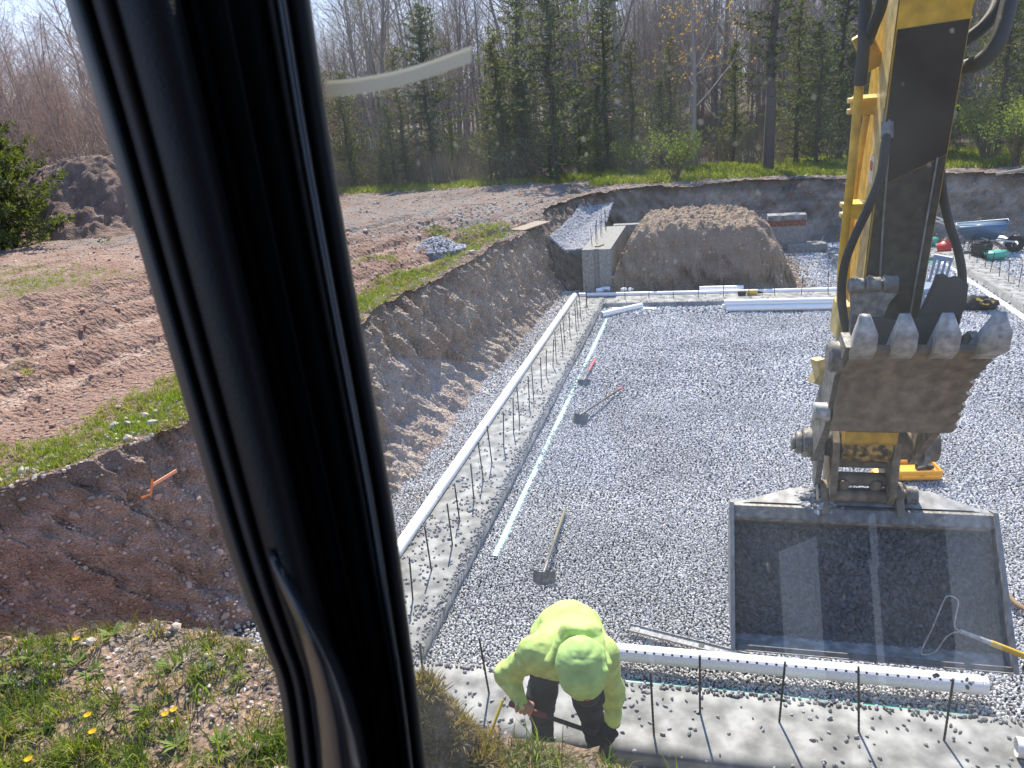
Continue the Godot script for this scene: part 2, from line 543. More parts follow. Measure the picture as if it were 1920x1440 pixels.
func bank(called: String, from: int, to: int, count: int, rows: int, rough: float, tone: Color, tone2: Color, foot := 0.0) -> MeshInstance3D:
	var rim := resampled(RIM, from, to, count)
	var toe := resampled(TOE, from, to, count)
	var pts := PackedVector3Array()
	var col := PackedColorArray()
	var run := 0.0
	var runs := PackedFloat32Array()
	for i in count:
		if i > 0: run += (rim[i] - rim[i - 1]).length()
		runs.append(run)
	for r in range(-3, rows + 1):
		var v := clampf(float(r) / rows, 0.0, 1.0)
		for i in count:
			var a := rim[i]
			var b := toe[i]
			var inw := (b - a).normalized()
			var ragged := 0.10 * n_mid.get_noise_2d(a.x * 1.7, a.y * 1.7) + 0.05 * n_fine.get_noise_2d(a.x, a.y)
			a -= inw * (ragged + 0.04)
			var p: Vector3
			if r < 0:
				var bb := a + inw * (0.10 * r)
				p = Vector3(bb.x, gh(bb.x, bb.y) + 0.012 - 0.012 * (-r - 1), bb.y)
			else:
				var e := 0.50 * (v / 0.76) if v < 0.76 else 0.50 + 0.50 * ((v - 0.76) / 0.24)
				var h := a.lerp(b, e)
				p = Vector3(h.x, lerpf(gh(a.x, a.y) + 0.012, foot - 0.06, v), h.y)
				var amp := smoothstep(0.0, 0.12, v) * (1.0 - 0.6 * smoothstep(0.8, 1.0, v)) * rough
				# tooth marks slant down the cut face
				var u := runs[i]
				var streak := n_ridge.get_noise_2d((u + p.y * 0.75) * 1.5, (p.y - u * 0.12) * 0.28)
				var d := 0.10 * n_mid.get_noise_3d(p.x * 0.8, p.y * 0.8, p.z * 0.8) + 0.13 * streak + 0.055 * n_fine.get_noise_3d(p.x * 0.55, p.y * 0.55, p.z * 0.55) + 0.022 * n_fine.get_noise_3d(p.x * 1.7, p.y * 1.7, p.z * 1.7)
				p += Vector3(inw.x, 0.25, inw.y) * (d * amp)
				p.y += 0.02 * n_fine.get_noise_3d(p.z, p.x, p.y) * amp
			pts.append(p)
			var m := n_mid.get_noise_3d(p.x * 0.5, p.y * 1.2 + 3.0, p.z * 0.5)
			var c := tone.lerp(tone2, clampf(0.5 + m * 1.3, 0.0, 1.0))
			c = c * (0.9 + 0.35 * n_fine.get_noise_3d(p.x, p.y, p.z))
			if p.x < -2.6 and p.z > -7.0: c = c.lerp(Color(0.56, 0.36, 0.275) * (0.9 + 0.5 * n_fine.get_noise_3d(p.x, p.y, p.z)), 0.75 * smoothstep(-7.0, -5.0, p.z))
			# dark topsoil layer under the turf
			var soil := 1.0 - smoothstep(0.06, 0.2, v + 0.12 * n_mid.get_noise_2d(p.x * 1.3, p.z * 1.3))
			c = c.lerp(Color(0.17, 0.115, 0.08), soil * 0.6)
			c.a = 1.0
			col.append(c)
	for k in int(count * 7.0):
		var id := rng.randi_range(count * 5, pts.size() - 1)
		var big := rng.randf_range(0.005, 0.016) * (2.2 if rng.randf() < 0.08 else 1.0)
		bank_lumps.append(Transform3D(Basis.from_euler(Vector3(rng.randf() * 6, rng.randf() * 6, 0)) * Basis.from_scale(Vector3(big * 1.3, big * 0.6, big)), pts[id] + Vector3(rng.randfn(0, 0.01), rng.randfn(0, 0.01), rng.randfn(0, 0.01))))
		bank_tints.append(col[id].lerp(Color(0.50, 0.44, 0.38), 0.5 * rng.randf() if rng.randf() < 0.25 else 0.0) * rng.randf_range(0.75, 1.1))
	return obj(called, sheet(pts, count, col, PackedByteArray(), true), mats.bank)

# a heap: radial sheet with a flat or pointed top
func heap(called: String, at: Vector3, rx: float, rz: float, high: float, top: float, tone: Color, tone2: Color, lump := 1.0, res := 90) -> MeshInstance3D:
	var pts := PackedVector3Array()
	var col := PackedColorArray()
	for r in res:
		for c in res:
			var u := lerpf(-1.0, 1.0, float(c) / (res - 1))
			var w := lerpf(-1.0, 1.0, float(r) / (res - 1))
			var x := at.x + u * rx
			var z := at.z + w * rz
			var q := sqrt(u * u + w * w) + 0.12 * n_soft.get_noise_2d(x * 2.0, z * 2.0)
			var h := high * (1.0 - smoothstep(top, 1.0, q))
			h += lump * (0.10 * n_mid.get_noise_2d(x * 1.3, z * 1.3) + 0.05 * n_fine.get_noise_2d(x * 0.7, z * 0.7)) * smoothstep(1.0, 0.8, q) * high
			pts.append(Vector3(u * rx, h - 0.06 * smoothstep(0.9, 1.0, q) - 0.02, w * rz))
			var m := n_mid.get_noise_2d(x * 1.6, z * 1.6)
			var k := tone.lerp(tone2, clampf(0.5 + m * 1.4, 0.0, 1.0))
			k.a = 1.0
			col.append(k)
	var o := obj(called, sheet(pts, res, col), mats.bank)
	o.position = at
	return o

func make_pit() -> void:
	var brown := Color(0.58, 0.47, 0.38)
	var dark := Color(0.27, 0.20, 0.155)
	var red := Color(0.255, 0.16, 0.118)
	tag(bank("near_bank", 0, 9, 420, 36, 0.8, dark, brown), "", "", "", "structure")
	tag(bank("left_bank", 8, 18, 900, 70, 1.05, brown, Color(0.48, 0.365, 0.285)), "", "", "", "structure")
	tag(bank("far_bank", 18, 27, 420, 30, 1.1, Color(0.30, 0.24, 0.19), brown), "", "", "", "structure")
	# pit floor under the stones
	var cols := 90
	var pts := PackedVector3Array()
	for r in 100:
		for c in cols:
			var x := lerpf(-6.5, 17.0, float(c) / (cols - 1))
			var z := lerpf(-23.0, -1.5, float(r) / 99.0)
			pts.append(Vector3(x, -0.035 + 0.03 * n_soft.get_noise_2d(x * 1.5, z * 1.5), z))
	tag(obj("pit_floor", sheet(pts, cols), mats.gravel_bed), "", "", "", "structure")
	# clods and stones stuck in and fallen from the cut face, and strewn over the field
	var lumps := bank_lumps
	var rim := resampled(RIM, 0, 26, 2600)
	var toe := resampled(TOE, 0, 26, 2600)
	for i in 6500:
		var k := rng.randi_range(0, 2599)
		var v := rng.randf()
		var big := rng.randf_range(0.006, 0.022) * (2.0 if rng.randf() < 0.06 else 1.0)
		if rim[k].y > -3.4: big *= 0.55
		var h: Vector2
		var y: float
		if rng.randf() < 0.45:
			v = 1.0 + rng.randf_range(-0.2, 0.35)
			h = rim[k].lerp(toe[k], v); y = maxf(0.0, (1.0 - v) * 1.2)
		else:
			h = rim[k].lerp(toe[k], -rng.randf() * 0.9)
			y = gh(h.x, h.y)
		lumps.append(Transform3D(Basis.from_euler(Vector3(rng.randf() * 6, rng.randf() * 6, rng.randf() * 6)).scaled(Vector3.ONE * big), Vector3(h.x, y + big * 0.3, h.y)))
		bank_tints.append(brown.lerp(Color(0.42, 0.38, 0.34), rng.randf() * 0.8) * rng.randf_range(0.7, 1.1))
	for i in 9000:
		var t := rng.randfn(0.0, 0.35)
		var c: float = [-2.0, -3.1, 0.6, -0.5, 1.2][rng.randi() % 5]
		var s := rng.randf_range(-7.0, 13.0)
		var x := -6.0 + (t + c) * 0.96 + s * 0.275
		var z := -7.0 + (t + c) * 0.275 - s * 0.96
		if i % 3 == 0:
			x = rng.randf_range(-18.0, -3.9); z = rng.randf_range(-27.0, -3.5)
		if i % 9 == 1:
			x = rng.randf_range(-3.6, 1.5); z = rng.randf_range(-2.4, -0.9)
		if Geometry2D.is_point_in_polygon(Vector2(x, z), rim_poly): continue
		var big := rng.randf_range(0.006, 0.02) * (2.2 if rng.randf() < 0.07 else 1.0)
		if z < -13.0: big *= 1.7
		if z > -3.4: big *= 0.6
		lumps.append(Transform3D(Basis.from_euler(Vector3(rng.randf() * 6, rng.randf() * 6, rng.randf() * 6)).scaled(Vector3(big, big * 0.7, big)), Vector3(x, gh(x, z) + big * 0.25, z)))
		bank_tints.append(soil_colour(x, z).lerp(Color(0.45, 0.42, 0.39), rng.randf() * 0.6 if rng.randf() < 0.4 else 0.0) * rng.randf_range(0.7, 1.15))
	for i in 900:
		var x := rng.randf_range(-1.9, 2.1)
		var z := -15.62 - rng.randfn(0.0, 0.10) if i % 2 else rng.randf_range(-19.5, -15.7)
		if i % 2 == 0: x = 1.75 + absf(rng.randfn(0.0, 0.15)) if i % 4 == 0 else -1.75 + rng.randfn(0.0, 0.1)
		var big := rng.randf_range(0.012, 0.04)
		lumps.append(Transform3D(Basis.from_euler(Vector3(rng.randf() * 6, rng.randf() * 6, 0)) * Basis.from_scale(Vector3(big, big * 0.7, big)), Vector3(x, 0.01 + big * 0.4, z)))
		bank_tints.append(Color(0.36, 0.26, 0.19) * rng.randf_range(0.7, 1.2))
	for i in 700:
		var a := rng.randf() * TAU
		var q := sqrt(rng.randf())
		var x := -4.75 + cos(a) * q * 0.55
		var z := -13.2 + sin(a) * q * 0.5
		var big := rng.randf_range(0.018, 0.034)
		lumps.append(Transform3D(Basis.from_euler(Vector3(rng.randf() * 6, rng.randf() * 6, 0)) * Basis.from_scale(Vector3(big, big * 0.7, big)), Vector3(x, gh(-4.75, -13.2) - 0.06 + 0.20 * (1.0 - smoothstep(0.0, 1.0, q)), z)))
		bank_tints.append(Color(0.36, 0.36, 0.37) * rng.randf_range(0.6, 1.3))
	# unexcavated block of earth inside the footing
	var mound := thing("earth_mound", "flat-topped block of undug brown earth beside the grey foundation wall", "mound", Vector3(0, 0, 0))
	var mp := PackedVector3Array()
	var mc := PackedColorArray()
	var nc := 170
	var nr := 120
	# outline of the base and the top, front first
	for r in nr:
		var w := float(r) / (nr - 1)
		for c in nc:
			var u := float(c) / (nc - 1)
			var x := lerpf(-2.05, 2.05, u)
			var z := lerpf(-15.55, -20.2, w)
			var q := 1.0
			q = minf(q, (x + 1.95 + 0.28 * n_soft.get_noise_2d(z * 2.0, 4.0)) / 0.80)
			q = minf(q, (1.75 - x + 0.35 * n_soft.get_noise_2d(z * 2.0, 8.0) - maxf(0.0, (-z - 18.0) * 0.25)) / 0.85)
			q = minf(q, (-15.72 - z + 0.22 * n_soft.get_noise_2d(x * 2.5, 1.0)) / 0.55)
			q = minf(q, (z + 20.1) / 0.8)
			q = clampf(q, 0.0, 1.0)
			var h := 1.33 * pow(smoothstep(0.0, 1.0, q), 0.62)
			h += (0.11 * n_mid.get_noise_2d(x * 1.2, z * 1.2) + 0.06 * n_fine.get_noise_2d(x, z)) * (0.3 + q) - 0.07
			var p := Vector3(x, h, z)
			p.z += (0.10 * n_fine.get_noise_3d(x * 0.6, h * 0.9, z) + 0.24 * n_ridge.get_noise_2d((x + h * 0.8) * 1.3, h * 0.6) + 0.14 * n_mid.get_noise_2d(x * 1.5, h * 1.5) - 0.05) * (1.0 - q) * smoothstep(0.02, 0.2, h)
			mp.append(p)
			var k := Color(0.46, 0.345, 0.25).lerp(Color(0.37, 0.27, 0.195), clampf(0.5 + n_mid.get_noise_3d(x, h * 2.0, z) * 1.2, 0.0, 1.0))
			k.a = 1.0
			mc.append(k)
	for i in 1500:
		var id := rng.randi_range(0, mp.size() - 1)
		var big := rng.randf_range(0.008, 0.03)
		bank_lumps.append(Transform3D(Basis.from_euler(Vector3(rng.randf() * 6, rng.randf() * 6, 0)) * Basis.from_scale(Vector3(big, big * 0.7, big)), mp[id]))
		bank_tints.append(mc[id] * rng.randf_range(0.7, 1.2))
	obj("earth", sheet(mp, nc, mc, PackedByteArray(), true), mats.bank, mound)
	tag(many("soil_clods", stone_mesh(5), mats.stone, bank_lumps, bank_tints), "clods of soil and small stones strewn over the dug earth", "soil", "", "stuff")
	# shelf of stone left of the foundation wall, and the rubble ramp behind
	var sp := PackedVector3Array()
	var sc := PackedColorArray()
	for r in 240:
		for c in 36:
			var x := lerpf(-3.7, -2.54, c / 35.0)
			var z := lerpf(-16.05, -22.0, pow(r / 239.0, 1.4))
			var h := 0.86 * smoothstep(-16.1, -16.42, z) + 0.03 * n_mid.get_noise_2d(x * 2.0, z * 2.0) + 0.55 * smoothstep(-2.9, -3.6, x) * (0.8 + 0.5 * n_mid.get_noise_2d(x * 2.0, z * 1.3)) + 0.04 * n_fine.get_noise_2d(x, z) + 0.35 * smoothstep(-19.5, -21.8, z) - 0.03
			sp.append(Vector3(x, h, z))
			if z > -16.5: sp[sp.size() - 1] += Vector3(0, 0, 0.10 * n_mid.get_noise_2d(x * 3.0, h * 3.0) + 0.05 * n_fine.get_noise_2d(x * 2.0, h * 3.0))
			var lim := Color(0.30, 0.295, 0.295)
			if h < 0.78 or x < -3.0: lim = Color(0.27, 0.21, 0.165) * (1.0 + 0.4 * n_fine.get_noise_2d(x * 2.0, z * 2.0))
			lim.a = 1.0
			sc.append(lim)
	tag(obj("stone_shelf", sheet(sp, 36, sc, PackedByteArray(), true), mats.bank), "shelf of grey crushed stone behind the far foundation wall corner", "gravel shelf")
	# heap of red soil at the edge of the woods
	tag(heap("soil_pile", Vector3(-17.3, gh(-17.3, -19.4), -19.4), 4.2, 3.0, 2.0, 0.1, red, Color(0.36, 0.24, 0.18), 0.55, 150), "big heap of reddish dug soil beside the evergreen bush", "soil pile")
	tag(heap("gravel_pile", Vector3(-4.75, gh(-4.75, -13.2) - 0.07, -13.2), 0.55, 0.5, 0.2, 0.0, Color(0.30, 0.30, 0.32), Color(0.42, 0.42, 0.44), 1.2, 40), "small pile of grey crushed stone on the rutted field", "gravel pile")
	tag(heap("turf_clod", Vector3(-0.88, gh(-0.88, -1.86) - 0.05, -1.86), 0.26, 0.18, 0.30, 0.05, Color(0.22, 0.15, 0.10), Color(0.30, 0.215, 0.145), 1.6, 60), "lump of dug turf with dry roots beside the bending worker", "clod")
	tag(heap("soil_lump", Vector3(-0.20, gh(-0.20, -1.82) - 0.05, -1.82), 0.50, 0.15, 0.15, 0.05, Color(0.22, 0.15, 0.10), Color(0.30, 0.21, 0.14), 1.8, 60), "low ridge of loose brown soil on the lip of the pit", "soil")

func stone_mesh(seed_: int) -> ArrayMesh:
	var r := RandomNumberGenerator.new()
	r.seed = seed_
	var t := (1.0 + sqrt(5.0)) / 2.0
	var v := [Vector3(-1, t, 0), Vector3(1, t, 0), Vector3(-1, -t, 0), Vector3(1, -t, 0), Vector3(0, -1, t), Vector3(0, 1, t), Vector3(0, -1, -t), Vector3(0, 1, -t), Vector3(t, 0, -1), Vector3(t, 0, 1), Vector3(-t, 0, -1), Vector3(-t, 0, 1)]
	var f := [0, 11, 5, 0, 5, 1, 0, 1, 7, 0, 7, 10, 0, 10, 11, 1, 5, 9, 5, 11, 4, 11, 10, 2, 10, 7, 6, 7, 1, 8, 3, 9, 4, 3, 4, 2, 3, 2, 6, 3, 6, 8, 3, 8, 9, 4, 9, 5, 2, 4, 11, 6, 2, 10, 8, 6, 7, 9, 8, 1]
	for i in 12: v[i] = v[i].normalized() * r.randf_range(0.72, 1.2)
	var s := Shape.new()
	s.flat()
	for i in range(0, 60, 3): s.tri(v[f[i]], v[f[i + 2]], v[f[i + 1]])
	return s.done()

# ---------------------------------------------------------------- footings, foundation walls, rebar, stone
func footing(label: String, x0: float, x1: float, z0: float, z1: float, top := 0.08) -> void:
	# poured top is a little uneven: a fine sheet with straight formed sides
	var o := thing("concrete_footing", label, "footing", Vector3((x0 + x1) * 0.5, 0, (z0 + z1) * 0.5))
	var w := x1 - x0
	var l := absf(z1 - z0)
	var nx := clampi(int(w / 0.12), 4, 70)
	var nz := clampi(int(l / 0.12), 4, 110)
	var pts := PackedVector3Array()
	for r in nz + 3:
		for c in nx + 3:
			var cx := clampi(c - 1, 0, nx)
			var rz := clampi(r - 1, 0, nz)
			var x := lerpf(-w * 0.5, w * 0.5, float(cx) / nx)
			var z := lerpf(-l * 0.5, l * 0.5, float(rz) / nz)
			var y := top + 0.006 * n_mid.get_noise_2d(x + x0, z + z0)
			if c == 0 or c == nx + 2 or r == 0 or r == nz + 2: y = -0.12
			elif cx == 0 or cx == nx or rz == 0 or rz == nz: y -= 0.004
			pts.append(Vector3(x, y, z))
	obj("poured_slab", sheet(pts, nx + 3, PackedColorArray(), PackedByteArray(), true).duplicate(), mats.concrete, o)

var dowel: MeshInstance3D
func rebar(at: Vector3, high: float, label: String, group: String) -> void:
	if dowel == null:
		var s := Shape.new()
		var ring := []
		var rad := []
		for i in 34:
			ring.append(Vector3(0, -0.05 + 1.05 * i / 33.0, 0)); rad.append(0.0075 if i % 2 else 0.0062)
		s.tube(ring, rad, 7)
		dowel = MeshInstance3D.new()
		dowel.mesh = s.done()
		dowel.material_override = mats.rebar
	var d: MeshInstance3D = dowel.duplicate()
	d.name = numbered("rebar_dowel")
	add_child(d)
	d.transform = Transform3D(Basis.from_euler(Vector3(rng.randfn(0, 0.045), rng.randf() * TAU, rng.randfn(0, 0.045))) * Basis.from_scale(Vector3(1, high, 1)), at)
	tag(d, label, "rebar", group)

func make_concrete() -> void:
	footing("poured concrete footing strip running beneath the excavator bucket", -1.95, 8.0, -3.49, -4.1)
	footing("long poured concrete footing beside the tall cut bank and white drain pipe", -2.56, -1.95, -3.49, -15.2)
	footing("poured concrete footing in front of the flat-topped earth mound", -1.95, 2.8, -14.55, -15.2)
	footing("pale concrete footing side running back past the red-banded pier", 2.8, 3.4, -14.55, -19.9)
	footing("short concrete footing in front of the red fuel can", 3.4, 5.05, -18.2, -18.85)
	footing("concrete footing strip with rebar beside the black tool bag", 5.05, 5.65, -6.0, -18.85)
	for i in 25:
		rebar(Vector3(-2.22 + rng.randfn(0, 0.02), 0.08, -4.35 - 0.42 * i), rng.randf_range(0.38, 0.46), "thin rusty rebar dowel in the row beside the long white drain pipe", "rebar along the footing by the cut bank")
	for i in 9:
		rebar(Vector3(-1.55 + 0.47 * i, 0.08, -14.93), rng.randf_range(0.36, 0.44), "thin rebar dowel in the row before the earth mound", "rebar before the earth mound")
	for x in [-0.02, 0.44, 0.88, 1.33, 1.85]:
		rebar(Vector3(x, 0.08, -3.88 + rng.randfn(0, 0.01)), rng.randf_range(0.42, 0.45), "rusty rebar dowel standing in the footing below the white perforated pipe", "rebar below the bucket")
	for p in [[797, 1303], [917, 1300], [1226, 1378]]:
		var q := on_y(p[0], p[1], 0.08)
		rebar(q, 0.44, "rusty rebar dowel standing close to the bending worker", "rebar round the worker")
	for i in 11:
		rebar(Vector3(5.42 + rng.randfn(0, 0.015), 0.08, -18.4 + 0.46 * i), rng.randf_range(0.34, 0.42), "thin rebar dowel in the row beside the black tool bag", "rebar by the tool bag")
	# foundation wall: stem on the corner, with a keyway in its end, then turning behind the mound
	var wall := thing("foundation_wall", "grey concrete foundation wall with keyed end and rebar on top", "wall", Vector3(-2.2, 0, -15.75))
	var s := Shape.new()
	s.slab(PackedVector2Array([Vector2(-0.30, 0), Vector2(-0.055, 0), Vector2(-0.045, 0.05), Vector2(0.045, 0.05), Vector2(0.055, 0), Vector2(0.30, 0), Vector2(0.30, 3.3), Vector2(-0.30, 3.3)]), Vector3(0, 0.46, 0), Vector3.RIGHT, Vector3.FORWARD, Vector3.UP, 0.97)
	obj("stem", s.done(), mats.old_concrete, wall)
	s = Shape.new()
	s.box(Vector3(0.75, 0.45, -3.62), Vector3(1.6, 0.98, 0.28), Basis(), 0.01)
	obj("return_wall", s.done(), mats.old_concrete, wall)
	for i in 7:
		rebar(Vector3(-2.36 + 0.03 * (i % 2), 0.945, -16.3 - 0.42 * i), rng.randf_range(0.36, 0.44), "thin rebar dowel standing on top of the foundation wall", "rebar on the foundation wall")
	s = Shape.new()
	s.box(Vector3(0, 0.012, 0), Vector3(0.09, 0.024, 0.26), Basis(), 0.004)
	var blk := obj("wood_offcut", s.done(), mats.wood)
	blk.position = Vector3(-2.18, 0.946, -16.15); blk.rotation.y = -0.4
	tag(blk, "small offcut of pale wood lying on the foundation wall", "wood offcut")
	# pier with a red band
	var pier := thing("concrete_pier", "grey concrete pier with a red painted band below its top", "pier", Vector3(1.93, 0, -20.2))
	s = Shape.new()
	s.box(Vector3(0, 0.30, 0), Vector3(0.88, 0.64, 0.42), Basis(), 0.008)
	obj("lower_block", s.done(), mats.old_concrete, pier)
	s = Shape.new()
	s.box(Vector3(0, 0.69, 0.0), Vector3(0.876, 0.136, 0.416), Basis(), 0.004)
	obj("red_band", s.done(), mat("red_band", Color(0.30, 0.13, 0.085), 0.85, 0.0, texs.blotch, 2.0), pier)
	s = Shape.new()
	s.box(Vector3(0, 0.825, 0), Vector3(0.90, 0.13, 0.44), Basis(), 0.008)
	obj("cap", s.done(), mats.concrete, pier)
	s = Shape.new()
	s.box(Vector3(0.46, 0.09, 0.22), Vector3(0.9, 0.22, 0.5), Basis(), 0.01)
	obj("pier_footing", s.done(), mats.old_concrete, pier)
	# drain pipes
	drain("long white plastic drain pipe laid along the foot of the cut bank", mats.pvc, [Vector3(-2.62, 0.10, -3.4), Vector3(-2.625, 0.10, -6.45), Vector3(-2.62, 0.10, -9.5), Vector3(-2.615, 0.10, -12.5), Vector3(-2.61, 0.10, -15.25)], 0.058)
	drain("white drain pipe lying along the front of the earth mound", mats.pvc, [Vector3(-2.52, 0.10, -15.27), Vector3(0.3, 0.09, -15.28), Vector3(2.75, 0.09, -15.28)], 0.045)
	drain("pale green drain pipe half buried in stone beside the long footing", mats.pvc_pale, [Vector3(-1.79, -0.040, -5.6), Vector3(-1.79, -0.038, -7.9), Vector3(-1.78, -0.038, -10.9), Vector3(-1.77, -0.036, -14.35)], 0.040)
	drain("short white drain pipe half buried inside the far footing corner", mats.pvc, [Vector3(-1.75, -0.015, -14.42), Vector3(-0.9, -0.03, -14.42)], 0.05)
	drain("green drain pipe half buried beneath the white perforated pipe", mats.pvc_green, [Vector3(-0.75, -0.03, -4.17), Vector3(1.55, -0.03, -4.17)], 0.046)
	drain("white drain pipe half buried beside the footing by the tool bag", mats.pvc, [Vector3(4.93, -0.02, -18.0), Vector3(4.93, -0.025, -15.6), Vector3(4.94, -0.02, -11.0)], 0.052)
	drain("green drain pipe half buried before the short footing", mats.pvc_green, [Vector3(3.5, -0.01, -18.08), Vector3(4.9, -0.02, -18.08)], 0.05)
	# perforated pipe at the front
	var a := Vector3(-0.95, 0.115, -4.33)
	var b := Vector3(1.68, 0.115, -4.33)
	perforated(a, b, 0.058, "white perforated drain pipe lying on stone below the excavator bucket", Vector3(0, 0.75, 0.66).normalized(), 44)
	perforated(Vector3(0.36, 0.058, -14.1), Vector3(3.3, 0.058, -14.12), 0.056, "white pipe lying in front of its perforated twin on the stone", Vector3.ZERO, 0)
	perforated(Vector3(0.33, 0.150, -14.16), Vector3(3.35, 0.150, -14.18), 0.056, "white perforated pipe resting on top of two plain pipes", Vector3(0, 0.2, 0.98).normalized(), 46)
	perforated(Vector3(0.30, 0.056, -14.22), Vector3(3.3, 0.056, -14.24), 0.056, "white pipe lying behind its perforated twin on the stone", Vector3.ZERO, 0)
	perforated(on_y(1128, 590, 0.055), on_y(1203, 573, 0.055), 0.055, "short loose white pipe with dark open end near the footing corner", Vector3.ZERO, 0)
	perforated(Vector3(-0.12, 0.14, -15.42), Vector3(0.72, 0.14, -15.42), 0.05, "short white perforated pipe lying behind the yellow drill", Vector3(0, 0.4, 0.9).normalized(), 12)
	perforated(on_y(1905, 1400, 0.135), on_y(1905, 1400, 0.135) + Vector3(1.2, 0.0, 0.12), 0.055, "white pipe whose dark open end points at the rebar on the footing", Vector3.ZERO, 0)
	# elbow lying at the foot of the wall
	s = Shape.new()
	var el := []
	for i in 9:
		var t := i / 8.0 * 1.4
		el.append(Vector3(sin(t) * 0.13, 0.058, cos(t) * 0.13))
	el.append(el[8] + Vector3(0.16, 0, 0.02))
	s.tube(el, [0.052], 14)
	var e := obj("pipe_elbow", s.done(), mats.pvc)
	e.position = Vector3(-2.22, 0.075, -15.62); e.rotation.y = 0.2
	tag(e, "white plastic pipe elbow lying at the foot of the foundation wall", "pipe elbow")

func drain(label: String, m: Material, pts: Array, r: float) -> void:
	var o := thing("drain_pipe", label, "pipe")
	for i in pts.size() - 1:
		var s := Shape.new()
		s.pipe(pts[i], pts[i + 1], r, 0.005, 18)
		obj("pipe_length", s.done(), m, o)
		if i > 0:
			s = Shape.new()
			var d: Vector3 = (pts[i + 1] - pts[i]).normalized() * 0.05
			s.tube([pts[i] - d, pts[i] + d], [r + 0.003], 18)
			obj("coupling", s.done(), m, o)

func perforated(a: Vector3, b: Vector3, r: float, label: String, facing: Vector3, count: int) -> void:
	var o := thing("white_pipe", label, "pipe")
	var s := Shape.new()
	if count == 0:
		s.pipe(a, b, r, 0.005, 28)
		obj("tube", s.done(), mats.pvc, o)
		return
	# wall of 26 facets; the row that faces out is left open at every drilled hole
	var dirn := (b - a).normalized()
	var up := (facing - dirn * facing.dot(dirn)).normalized()
	var side := dirn.cross(up)
	var sides := 26
	var long := (b - a).length()
	for wall in [r, r - 0.005]:
		s.smooth(1 if wall == r else 2)
		for k in sides:
			var a1 := TAU * (k - 0.5) / sides
			var a2 := TAU * (k + 0.5) / sides
			var d1: Vector3 = (up * cos(a1) + side * sin(a1)) * wall
			var d2: Vector3 = (up * cos(a2) + side * sin(a2)) * wall
			var runs := [[0.0, long]]
			if k == 0:
				runs = []
				var last := 0.0
				for h in count:
					var mid := long * (h + 0.5) / count
					runs.append([last, mid - 0.0075])
					last = mid + 0.0075
				runs.append([last, long])
			for q in runs:
				var p0: Vector3 = a + dirn * q[0]
				var p1: Vector3 = a + dirn * q[1]
				if wall == r: s.quad(p0 + d1, p1 + d1, p1 + d2, p0 + d2)
				else: s.quad(p0 + d1, p0 + d2, p1 + d2, p1 + d1)
	obj("tube", s.done(), mats.pvc, o)

